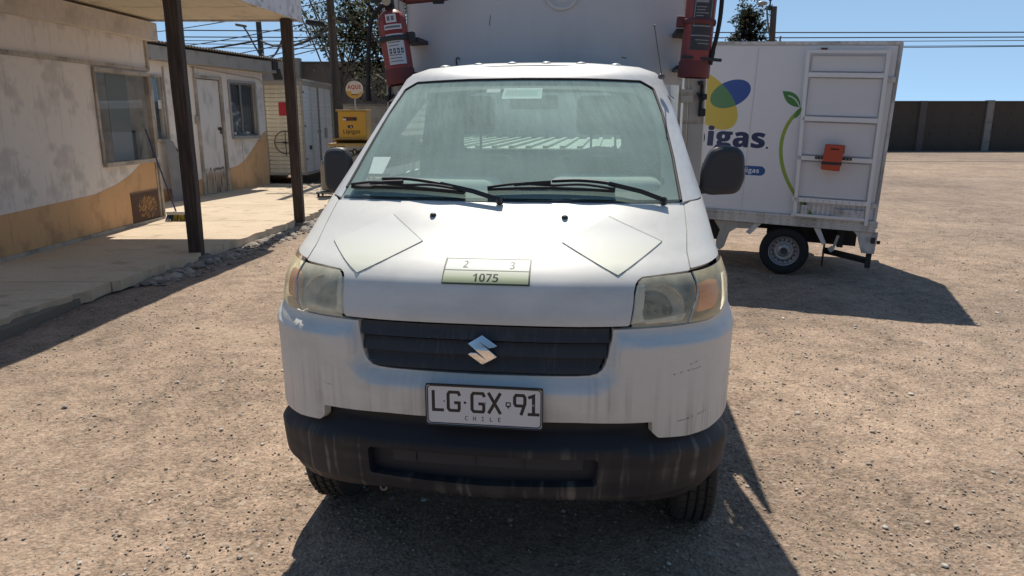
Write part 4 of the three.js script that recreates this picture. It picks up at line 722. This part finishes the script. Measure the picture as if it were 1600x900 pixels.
// ------------------------------------------------------------------ things in the yard beyond
{
  const o = thing('storage_box', 'cream ribbed metal storage box body with double doors, parked past the low building', 'storage container', [-5.06, .30, -18.0]);
  // local: x 0 = near right corner, negative left; z 0 = near face, negative back
  const cr = std(1, .6, { map: cream(.88, .80, .63, 161) }), wh = std(1, .6, { map: cream(.86, .83, .78, 165) });
  const ribs = [], ribs2 = [[], []];
  for (let i = 0; i < 21; i++) { ribs.push(bx(.86, .088, .02, -.475, .07 + i * .1, -.012, .008)); for (const k of [0, 1]) ribs2[k].push(bx(.02, .088, 1.34, -.012, .07 + i * .1, -.76 - k * 1.42, .008)); }
  part('shell', [bx(1.6, 2.12, 2.9, -.82, 1.06, -1.48)], cr, o);
  for (let i = 0; i < ribs.length; i++) part('rib', ribs[i], cr, o);
  for (const k of [0, 1]) { const d = part('door', bx(.012, 2.1, 1.38, -.020, 1.06, -.76 - k * 1.42), wh, o); ribs2[k].forEach((g) => part('rib', g, wh, d)); part('lock_rod', [bar([.014, .02, -1.42 + (k ? -.06 : .04)], [.014, 2.1, -1.42 + (k ? -.06 : .04)], .012), bx(.02, .05, .12, .02, 1.0, -1.40 + (k ? -.1 : .1))], std([.35, .34, .32], .6), d); }
  part('frame', [bx(.05, 2.2, .05, -.93, 1.08, .004), bx(.05, 2.2, .05, -.012, 1.08, .006), bx(1.66, .10, .06, -.82, 2.15, .0), bx(.06, .10, 3.0, .0, 2.16, -1.5), bx(1.66, .06, .06, -.82, .0, .0), bx(.06, .06, 3.0, .0, .0, -1.5), bx(.05, 2.2, .05, .0, 1.08, -2.93), bx(.10, .05, 3.0, .01, 2.225, -1.5, 0, [0, 0, .1])], std(1, .65, { map: cream(.46, .42, .36, 169) }), o);
  part('hinge', [0, 1, 2].map((k) => bx(.04, .05, .07, .02, .35 + k * .8, -.05)).concat([0, 1, 2].map((k) => bx(.04, .05, .07, .02, .35 + k * .8, -2.88))), std([.3, .27, .24], .7), o);
  part('dark_plate', bx(.01, .10, .18, .012, .62, -.5), std(.05, .7), o); part('faded_poster', bx(.01, .26, .26, .012, .95, -2.1), std([.38, .36, .33], .8), o);
  part('skid', [bx(.12, .30, 2.8, -1.4, -.16, -1.5), bx(.12, .30, 2.8, -.25, -.16, -1.5)], M.steelDark, o);
  const rs = canvasTex(128, 160, (c, w, h) => { c.fillStyle = '#b3202c'; c.fillRect(0, 0, w, h); c.fillStyle = '#e4c9c9'; c.fillRect(52, 22, 26, 22); c.fillRect(26, 70, 78, 13); c.fillRect(36, 96, 60, 13); });
  const s = solo('red_notice', bx(.26, .31, .006, -5.06 - .44, .30 + 1.55, -17.978), std(1, .6, { map: rs }), 'small red warning notice on the cream storage box, half behind the post', 'sign');
  const rw = thing('wheel_rim', 'thin black spoked hoop hanging on the front of the cream storage box', 'hoop', [-5.06 - .44, .30 + .76, -17.93]);
  part('hoop', new THREE.TorusGeometry(.27, .012, 8, 40), M.steelDark, rw); part('spokes', [bar([-.28, 0, .01], [.34, 0, .01], .012), bar([-.0, -.32, .01], [.0, .28, .01], .010), bx(.07, .05, .03, -.02, .0, .012)], M.steelDark, rw);
}
{ // yellow display cart with round sign
  const o = thing('display_cart', 'yellow gas company display cart with a boxed front panel', 'cart', [-2.80, 0, -13.0]);
  const ym = std(1, .6, { map: tex(256, 256, (u, v) => { const n = fbm(u, v, 6, 4, 171), q = .9 + .3 * (n - .5); return [.47 * q, .31 * q, .10 * q]; }) });
  const ct = canvasTex(512, 512, (c, w, h) => {
    c.fillStyle = '#cf9f3c'; c.fillRect(0, 0, w, h); c.fillStyle = '#3a352c'; c.beginPath(); c.roundRect(80, 100, 270, 70, 26); c.fill(); c.fillStyle = '#d7d2c8'; c.fillRect(80, 128, 60, 36); c.fillStyle = '#7a2a20'; c.fillRect(180, 112, 90, 34);
    c.fillStyle = '#2b2a28'; c.beginPath(); c.ellipse(195, 282, 36, 28, .6, 0, 7); c.fill(); c.beginPath(); c.ellipse(238, 280, 36, 28, -.6, 0, 7); c.fill(); c.fillStyle = '#d7d2c8'; c.beginPath(); c.ellipse(226, 288, 18, 13, -.6, 0, 7); c.fill();
    c.fillStyle = '#26241f'; c.font = 'bold 100px sans-serif'; c.textAlign = 'center'; c.fillText('Lipigas', 235, 405);
  });
  const bxm = part('box', bx(.50, .50, .42, 0, 1.51, -.22, .012), ym, o);
  part('front_print', new THREE.PlaneGeometry(.47, .47).translate(0, 1.51, -.006), std(1, .55, { map: ct }), bxm);
  part('top_lip', bx(.54, .03, .46, -.01, 1.765, -.22, .006), ym, bxm);
  part('shelf', [bx(.72, .05, .56, -.05, 1.18, -.14, .01), bx(.66, .02, .40, -.03, 1.24, -.16, 0, [-.2, 0, 0])], ym, o);
  part('frame', [...[-.38, .26].flatMap((x) => [bar([x, .25, .05], [x, 1.16, .05], .018), bar([x, .25, -.38], [x, 1.16, -.38], .018)]), bar([-.38, .4, .05], [.26, .4, .05], .016), bar([-.38, .4, -.38], [.26, .4, -.38], .016), bar([-.1, .6, .05], [.1, .95, .05], .014)], std([.30, .24, .12], .6), o);
  for (const [x, z] of [[-.38, .05], [.26, .05], [-.38, -.38], [.26, -.38]]) part('castor', new THREE.TorusGeometry(.09, .035, 8, 20).rotateY(.4).translate(x, .125, z), M.rubber, o);
  part('spoked_bits', Array.from({ length: 6 }, (_, i) => new THREE.TorusGeometry(.05, .014, 6, 14).rotateY(i).translate(-.05 + i * .07, 1.02 + .03 * (i % 2), .02 - i * .01)), M.steelDark, o);
  const p = thing('round_sign', 'round cream sign on a thin pole above the yellow display cart', 'sign', [-2.76, 1.76, -13.12]);
  part('pole', bar([0, 0, 0], [0, .24, 0], .014), M.steel, p);
  const rt = canvasTex(256, 256, (c, w, h) => { c.fillStyle = '#d9cdb8'; c.fillRect(0, 0, w, h); c.fillStyle = '#cf9f3c'; c.fillRect(0, 150, w, 106); c.fillStyle = '#d9cdb8'; c.beginPath(); c.ellipse(165, 150, 90, 40, -.25, 0, 7); c.fill(); c.fillStyle = '#b8202c'; c.font = 'bold 84px sans-serif'; c.textAlign = 'center'; c.fillText('AQUI', w / 2, 118); c.fillStyle = '#5a4a2a'; c.fillRect(80, 196, 96, 14); });
  part('disc', new THREE.CylinderGeometry(.15, .15, .03, 40).rotateX(Math.PI / 2).translate(0, .36, 0), std([.6, .55, .46], .6), p);
  part('disc_print', new THREE.CircleGeometry(.145, 40).translate(0, .36, .0165), std(1, .6, { map: rt }), p);
}
{ // gas cylinder on a small trolley, half behind the mirror
  const o = thing('gas_cylinder', 'grey gas cylinder standing on the pavement behind the wing mirror', 'gas cylinder', [-3.62, .22, -14.4]);
  part('body', new THREE.LatheGeometry([[0, .02], [.13, .03], [.15, .07], [.15, .50], [.12, .60], [.05, .64], [0, .65]].map((p) => new THREE.Vector2(...p)), 32), std([.36, .35, .31], .55, { map: T.stain }), o);
  part('collar', new THREE.CylinderGeometry(.085, .085, .12, 24, 1, true).translate(0, .70, 0), std([.33, .32, .29], .55), o);
  part('valve', new THREE.CylinderGeometry(.02, .025, .09, 12).translate(0, .68, 0), M.steel, o);
  const t = thing('trolley', 'low castored trolley under the grey gas cylinder', 'trolley', [-3.62, .12, -14.4]);
  part('plate', bx(.44, .03, .4, 0, .095, 0, .008), std([.2, .19, .17], .7), t);
  for (const [x, z] of [[-.18, .16], [.18, .16], [-.18, -.16], [.18, -.16]]) part('castor', new THREE.CylinderGeometry(.04, .04, .03, 16).rotateZ(Math.PI / 2).translate(x, .042, z), M.rubber, t);
}
{ // white van far behind, only a corner of its roof shows
  const o = thing('parked_van', 'white van mostly hidden behind the pickup cab, below the tree', 'van', [-1.55, 0, -18.6], .12);
  part('body', extr(roundPts([[-1.9, .3], [2.1, .3], [2.1, 2.02], [-1.2, 2.08], [-1.75, 1.25], [-1.95, 1.1]], .14), 1.5, .06, -.75), phys([.7, .7, .7], .3, { clearcoat: .6 }), o);
  part('side_window', extr(roundPts([[-1.55, 1.3], [1.6, 1.3], [1.6, 1.85], [-1.12, 1.9]], .06), .01, 0, .812), phys([.015, .02, .02], .05), o);
  for (const x of [-1.2, 1.3]) for (const z of [-.72, .72]) part('wheel', new THREE.CylinderGeometry(.31, .31, .2, 28).rotateX(Math.PI / 2).translate(x, .31, z), M.rubber, o);
}
// walls
const M_adobe = std(1, .95, { map: cream(.15, .135, .125, 181) }), M_cement = std(1, .95, { map: cream(.33, .315, .295, 185) });
{
  const a = thing('dark_wall', 'tall dark wall behind the storage box and the tree', 'wall', [-8, 0, -24.4]);
  part('face', bx(14, 3.35, .2, 5.9, 1.67, 0), M_adobe, a); part('coping', bx(14.1, .06, .26, 5.9, 3.38, 0), std([.12, .11, .10], .9), a);
  const b = thing('cement_wall', 'bare grey cement wall stretch above the storage box', 'wall', [-11.5, 0, -24.25]);
  part('face', bx(4.7, 3.5, .2, 2.35, 1.75, 0), M_cement, b); part('pier', bx(.25, 3.5, .3, 4.6, 1.75, .05), M_cement, b);
  const c = thing('low_wall', 'low pale plastered wall in front of the dark wall', 'wall', [-5.1, 0, -22.6]);
  part('face', bx(5.6, 2.0, .16, 2.8, 1.0, 0), std(1, .9, { map: cream(.50, .46, .41, 189) }), c); part('coping', bx(5.7, .06, .24, 2.8, 2.03, 0), std(1, .9, { map: cream(.30, .28, .25, 191) }), c);
  const d = thing('block_wall', 'long dark boundary wall far behind the white box truck', 'wall', [2, 0, -38]);
  for (let i = 0; i < 18; i++) part('pier', bx(.34, 2.5 + .06 * (i % 3), .3, -1.5 + i * 3.4, 1.25, .05), std(1, .95, { map: i % 2 ? M_cement.map : M_adobe.map }), d);
  part('face', bx(60, 2.45, .2, 28, 1.22, 0), std(1, .95, { map: cream(.10, .085, .07, 195) }), d); part('coping', bx(60, .05, .3, 28, 2.47, 0), std([.12, .1, .09], .9), d);
}
// ------------------------------------------------------------------ trees
function leafMesh(parent, n, place, size, cols, nm = 'crown') {
  const pos = [], nor = [], col = [], idx = [];
  for (let i = 0; i < n; i++) {
    const c = place(i); if (!c) continue;
    const d = V(rr(-1, 1), rr(-1.1, .5), rr(-1, 1)).normalize(), w = V(rr(-1, 1), rr(-1, 1), rr(-1, 1)).cross(d).normalize(), nn = d.clone().cross(w), L = rr(size[0], size[1]), b = L * rr(.18, .32), k = cols[(rnd() * cols.length) | 0], j = rr(.75, 1.25), o = pos.length / 3;
    for (const [a, e] of [[0, 0], [.45, 1], [1, 0], [.45, -1]]) { pos.push(c.x + d.x * L * a + w.x * b * e, c.y + d.y * L * a + w.y * b * e, c.z + d.z * L * a + w.z * b * e); nor.push(nn.x, nn.y, nn.z); col.push(k[0] * j, k[1] * j, k[2] * j); }
    idx.push(o, o + 1, o + 2, o, o + 2, o + 3);
  }
  const g = new THREE.BufferGeometry(); g.setAttribute('position', new THREE.Float32BufferAttribute(pos, 3)); g.setAttribute('normal', new THREE.Float32BufferAttribute(nor, 3)); g.setAttribute('color', new THREE.Float32BufferAttribute(col, 3)); g.setIndex(idx);
  return part(nm, g, phys(1, .75, { vertexColors: true, transmission: .55, thickness: 0 }), parent);
}
function tree(label, pos, { h, base, rad, n, size, cols, limbs = 9, trunkR = .16, sag = .3, cone = 0 }) {
  const o = thing('tree', label, 'tree', pos), tr = [], tips = [];
  const bend = rr(-.3, .3);
  const top = V(bend, h * (cone ? .96 : .62), rr(-.2, .2));
  tr.push(bar([0, -.1, 0], [bend * .4, base, 0], trunkR, trunkR * .75), bar([bend * .4, base, 0], top, trunkR * .75, trunkR * .25));
  for (let i = 0; i < limbs; i++) {
    const a = i * 2.4 + rr(-.4, .4), t = cone ? (i + .5) / limbs : rr(0, 1), y = lerp(base * .9, cone ? h * .95 : h * .6, t), rl = cone ? rad * (1.05 - t) * rr(.7, 1.05) : rad * rr(.55, 1) * Math.sqrt(1 - .45 * t * t);
    const s = V(bend * .4 + (top.x - bend * .4) * clamp((y - base) / (top.y - base)), y, 0), e = V(s.x + Math.cos(a) * rl, y + (cone ? rl * .35 : rr(.25, 1) * (h - y) * .9), Math.sin(a) * rl);
    const mid = s.clone().lerp(e, .5).add(V(0, .15 * rl, 0));
    tr.push(tube([s, mid, e], trunkR * .22, 8, 5)); tips.push([s, mid, e]);
    for (let k = 0; k < 5; k++) { const q = mid.clone().lerp(e, rr(0, 1)), f = q.clone().add(V(rr(-.6, .6), rr(-.3, .6), rr(-.6, .6)).multiplyScalar(rad * .4)); tr.push(bar(q, f, trunkR * .06, trunkR * .03, 4)); tips.push([q, q.clone().lerp(f, .5), f]); }
  }
  part('trunk', tr, std([.14, .12, .10], .9), o);
  const clumps = tips.flatMap((t) => [1, 2].map(() => { const u = rr(.45, 1.08); return { c: t[0].clone().lerp(t[2], u), r: cone ? rad * rr(.05, .13) : rad * rr(.20, .42) }; }));
  leafMesh(o, n, () => { const k = clumps[(rnd() * clumps.length) | 0], u = Math.pow(rnd(), .6) * k.r, a = rr(0, 6.283), b = Math.acos(rr(-1, 1)); return k.c.clone().add(V(Math.sin(b) * Math.cos(a) * u, Math.cos(b) * u * .8 - sag * rnd() * k.r, Math.sin(b) * Math.sin(a) * u)); }, size, cols);
  return o;
}
const GR1 = [[.36, .39, .27], [.44, .45, .34], [.27, .30, .20], [.52, .51, .40]], GR2 = [[.24, .27, .19], [.30, .31, .24], [.17, .20, .14]];
tree('large loose grey green tree behind the yellow display cart', [-3.0, 0, -20.8], { h: 7.6, base: 1.6, rad: 2.9, n: 9500, size: [.08, .16], cols: GR1, limbs: 26, trunkR: .18 });
tree('slender grey green tree beside the utility pole', [-5.1, 0, -21.6], { h: 5.6, base: 1.9, rad: 1.5, n: 2600, size: [.07, .14], cols: GR1, limbs: 14, trunkR: .10 });
tree('small tree top showing over the corrugated roof edge', [-15.5, 0, -29], { h: 5.6, base: 2.2, rad: 1.2, n: 2200, size: [.12, .24], cols: GR2, limbs: 9 });
tree('dark pointed conifer beside the tall street pole', [9.75, 0, -32.2], { h: 6.35, base: .8, rad: 2.5, n: 13000, size: [.06, .16], cols: GR2, limbs: 80, cone: 1, trunkR: .14, sag: .1 });
tree('small bushy tree right of the pointed conifer', [11.5, 0, -33], { h: 5.3, base: 1.6, rad: 1.0, n: 2600, size: [.10, .22], cols: GR2, limbs: 12 });

// ------------------------------------------------------------------ poles, lamps, wires
const M_poleWood = std([.13, .10, .08], .9, { map: T.stain }), M_lamp = std([.16, .17, .18], .5, { metalness: .4 });
const A0 = V(-4.42, 0, -19), B0 = V(-9.85, 0, -30), C0 = V(10.5, 0, -30.5);
{
  const a = thing('utility_pole', 'brown wooden utility pole in front of the loose tree', 'utility pole', A0.toArray());
  part('pole', bar([0, 0, 0], [-.12, 7.5, 0], .105, .085), M_poleWood, a); part('crossarm', beam([-.75, 5.9, 0], [.6, 5.9, 0], .1, .08), M_poleWood, a);
  part('splice_box', [new THREE.CapsuleGeometry(.07, .34, 6, 14).rotateZ(1.45).translate(-.45, 3.93, .1), new THREE.CapsuleGeometry(.06, .2, 6, 14).rotateZ(1.2).translate(.25, 4.0, .1)], M.rubber, a);
  const b = thing('street_lamp', 'street lamp on a dark post with an arm reaching left, behind the corrugated roof', 'street lamp', B0.toArray());
  part('pole', bar([0, 0, 0], [-.12, 6.5, 0], .12, .10), std([.06, .06, .06], .8), b); part('arm', tube([[-.08, 3.95, 0], [-.3, 4.45, .1], [-.52, 4.95, .2], [-.62, 5.1, .2]], .035, 16, 6), M_lamp, b); part('lamp_head', bx(.42, .10, .18, -.72, 5.16, .2, .04, [0, 0, -.15]), M_lamp, b);
  const c = thing('street_lamp', 'street lamp standing by the pointed conifer, its head tipped to the left', 'street lamp', C0.toArray());
  part('pole', bar([0, 0, 0], [-.10, 5.95, 0], .13, .12), std([.09, .075, .065], .85), c); part('insulator', [bx(.14, .16, .14, -.26, 5.9, 0), bar([-.26, 5.9, 0], [-.26, 6.2, 0], .03), bx(.1, .06, .1, -.26, 6.2, 0)], M.steelDark, c);
  part('arm', tube([[-.12, 4.6, 0], [-.34, 5.4, .1], [-.44, 5.95, .15]], .035, 14, 6), M_lamp, c); part('lamp_head', new THREE.SphereGeometry(.2, 18, 10).scale(1, .45, .7).translate(-.62, 6.05, .15), std([.3, .32, .32], .4), c);
}
const wire = (a, b, sag, r, label) => { const q = []; for (let i = 0; i <= 12; i++) { const t = i / 12, p = a.clone().lerp(b, t); p.y -= sag * 4 * t * (1 - t); q.push(p); } return solo('power_line', tube(q, r, 28, 5), std([.03, .03, .035], .7), label, 'cable'); };
const wA = (dx, y) => A0.clone().add(V(dx, y, .08)), wB = (y) => B0.clone().add(V(-.05, y, .1));
wire(wA(-.05, 3.86), wB(4.62), .35, .04, 'thick black cable bundle sagging from the wooden pole to the left lamp post');
wire(wB(4.62), V(-27, 4.9, -38), .5, .04, 'thick black cable running left from the lamp post above the roof');
wire(wB(4.15), B0.clone().add(V(1.7, 4.72, 2.6)), .5, .035, 'slack black cable looping beside the left lamp post');
[[4.45, 5.6], [4.05, 5.05], [3.7, 4.55], [3.55, 4.2], [3.4, 4.75]].forEach(([y0, y1], i) => wire(wA(-.05, y0), V(-24, y1, -38), .35 + .12 * i, .014, ['topmost thin wire left of the wooden pole', 'second thin wire down left of the wooden pole', 'thin sagging wire under the cable bundle', 'lowest thin wire left of the wooden pole', 'thin wire crossing behind the canopy post'][i]));
[[5.12, 5.2, .12], [4.86, 5.02, .1], [4.72, 4.98, .16], [4.60, 4.78, .2], [4.45, 4.86, .22]].forEach(([y0, y1, s], i) => wire(V(-14, y0, -31), V(46, y1 + .2, -33), s, .016 + (i < 2 ? .008 : 0), ['upper thick wire across the sky above the box truck', 'second thick wire above the box truck', 'third wire down above the box truck', 'fourth thin wire just above the box truck roof', 'lowest thin wire just above the box truck roof'][i]));

// ------------------------------------------------------------------ ground: one sheet to the horizon, gravel on it
const groundTex = tex(1024, 1024, (u, v) => {
  const n = fbm(u, v, 5, 6, 201), m = fbm(u, v, 24, 4, 203), f = fbm(u, v, 150, 3, 205, .65), sp = vn(u * 260, v * 260, 260, 260, 207), sp2 = vn(u * 120, v * 120, 120, 120, 208);
  const ff = vn(u * 420, v * 420, 420, 420, 209);
  let k = .93 + .40 * (n - .5) + .62 * (m - .5) + .85 * (f - .5) + .50 * (ff - .5);
  const stone = ss(.82, .9, sp2) * .8, dk = ss(.86, .94, sp) * .25;
  let c = [.345 * k, .25 * k, .18 * k];
  c = [lerp(c[0], .42, stone * .55), lerp(c[1], .36, stone * .55), lerp(c[2], .29, stone * .55)];
  return [c[0] * (1 - dk), c[1] * (1 - dk), c[2] * (1 - dk)];
});
const groundBump = tex(1024, 1024, (u, v) => .45 * fbm(u, v, 40, 4, 211) + .35 * fbm(u, v, 150, 2, 213, .7) + .35 * fbm(u, v, 380, 1, 215), { srgb: false });
{
  const axis = (lo, hi, fine0, fine1, step) => { const a = []; for (let x = fine0; x <= fine1; x += step) a.push(x); let s = step; for (let x = fine1; x < hi;) { s *= 1.16; x += s; a.push(x); } s = step; for (let x = fine0; x > lo;) { s *= 1.16; x -= s; a.unshift(x); } return a; };
  const X = axis(-900, 900, -7, 9, .06), Z = axis(-1500, 300, -13, 1, .06), P = [], UV = [], C = [], I = [];
  const hgt = (x, z) => { const d = Math.hypot(x, z + 6), f = ss(60, 14, d); return f * (.045 * (fbm(x / 64 + 3, z / 64 + 3, 40, 3, 221) - .5) + .02 * (fbm(x / 64, z / 64, 190, 3, 222) - .5) + .008 * (vn(x * 14, z * 14, 4096, 4096, 223) - .5)); };

  for (const z of Z) for (const x of X) {
    P.push(x, hgt(x, z) - .004, z); UV.push(x / 3, z / 3);
    const n = fbm(x / 128 + 5, z / 128 + 5, 60, 4, 231), t = fbm(x / 128 + 9, z / 128, 24, 3, 233); let k = .88 + .50 * (n - .5) + .55 * (t - .5);
    const ln = .10 * ss(.28, .08, Math.abs(Math.abs(x - 2.75 - .04 * (z + 6) - .25 * Math.sin(z * .25)) - .68)) + .08 * ss(.26, .08, Math.abs(Math.abs(x + 1.9 - .05 * (z + 6)) - .66)) * ss(-1, -3, z); k += ln * ss(.35, .6, fbm(x / 64 + 7, z / 128, 40, 2, 251)); C.push(k, k * (1 - .05 * (t - .5)), k * (1 - .12 * (t - .5)));
  }
  const nx = X.length; for (let j = 0; j + 1 < Z.length; j++) for (let i = 0; i + 1 < nx; i++) { const a = j * nx + i; I.push(a, a + nx, a + 1, a + 1, a + nx, a + nx + 1); }
  const g = new THREE.BufferGeometry(); g.setAttribute('position', new THREE.Float32BufferAttribute(P, 3)); g.setAttribute('uv', new THREE.Float32BufferAttribute(UV, 2)); g.setAttribute('color', new THREE.Float32BufferAttribute(C, 3)); g.setIndex(I); g.computeVertexNormals();
  struct('ground', g, std(1, .97, { map: groundTex, bumpMap: groundBump, bumpScale: .014, vertexColors: true }));

  const stoneGeo = (k) => { const s = new THREE.IcosahedronGeometry(1, 1), p = s.attributes.position; for (let i = 0; i < p.count; i++) { const v = V(p.getX(i), p.getY(i), p.getZ(i)), q = .72 + .5 * vn(v.x * 1.5 + 9 + k, v.y * 1.5 + 5 + v.z * 2.1, 64, 64, k); v.multiplyScalar(q); p.setXYZ(i, v.x, v.y * .62, v.z); } s.computeVertexNormals(); return s; };
  const cols = [[.44, .35, .26], [.38, .30, .22], [.52, .44, .35], [.28, .22, .17], [.40, .31, .235], [.46, .40, .34]];
  const scatter = (name, n, place, kk, cs = cols) => {
    const im = new THREE.InstancedMesh(stoneGeo(kk), std(1, .9), n), mt = new THREE.Matrix4(), q = new THREE.Quaternion();
    for (let i = 0; i < n; i++) { const [x, z, s, y] = place(i); q.setFromEuler(new THREE.Euler(rr(-.3, .3), rr(0, 6.28), rr(-.3, .3))); mt.compose(V(x, (y ?? hgt(x, z)) + s * .12, z), q, V(s * rr(.8, 1.4), s * rr(.6, 1), s * rr(.8, 1.2))); im.setMatrixAt(i, mt); const c = cs[(rnd() * cs.length) | 0], k = rr(.75, 1.2); im.setColorAt(i, lin(c[0] * k, c[1] * k, c[2] * k)); }
    im.name = name; im.userData.kind = 'stuff'; im.castShadow = im.receiveShadow = true; scene.add(im); return im;
  };
  const inYard = (x, z) => !(z < -2.4 && x < (z < -11.3 ? -3.3 : lerp(-3.25, -4.1, clamp((z + 11.3) / 6))));
  const spot = () => { for (;;) { const z = -1.4 - 12 * Math.pow(rnd(), 1.9), x = rr(-1, 1) * (1.6 + .95 * -z); if (inYard(x, z) && fbm(x / 32 + 2, z / 32 + 2, 30, 2, 241) > rr(.25, .6)) return [x, z]; } };
  scatter('gravel', 60000, () => { const [x, z] = spot(); return [x, z, .0015 + .0044 * Math.pow(rnd(), 3.5) * (1 + .06 * -z)]; }, 1);
  scatter('pebbles', 700, () => { const [x, z] = spot(); return [x, z, rr(.006, .011) * (1 + .03 * -z) * (rnd() < .12 ? 1.5 : 1)]; }, 4, [[.52, .46, .38], [.56, .52, .46], [.40, .33, .26], [.30, .26, .22]]);
  scatter('rubble', 900, () => { const z = rr(-15.5, -7.0), kx = z < -11.3 ? -3.22 : lerp(-3.22, -3.95, clamp((z + 11.3) / 6)), x = kx + .0 + .38 * Math.pow(rnd(), 1.7); return [x, z, rr(.012, .065) * (x - kx < .2 ? 1 : .55)]; }, 7, [[.30, .26, .215], [.24, .21, .18], [.36, .32, .27]]);
}

renderer.render(scene, camera);
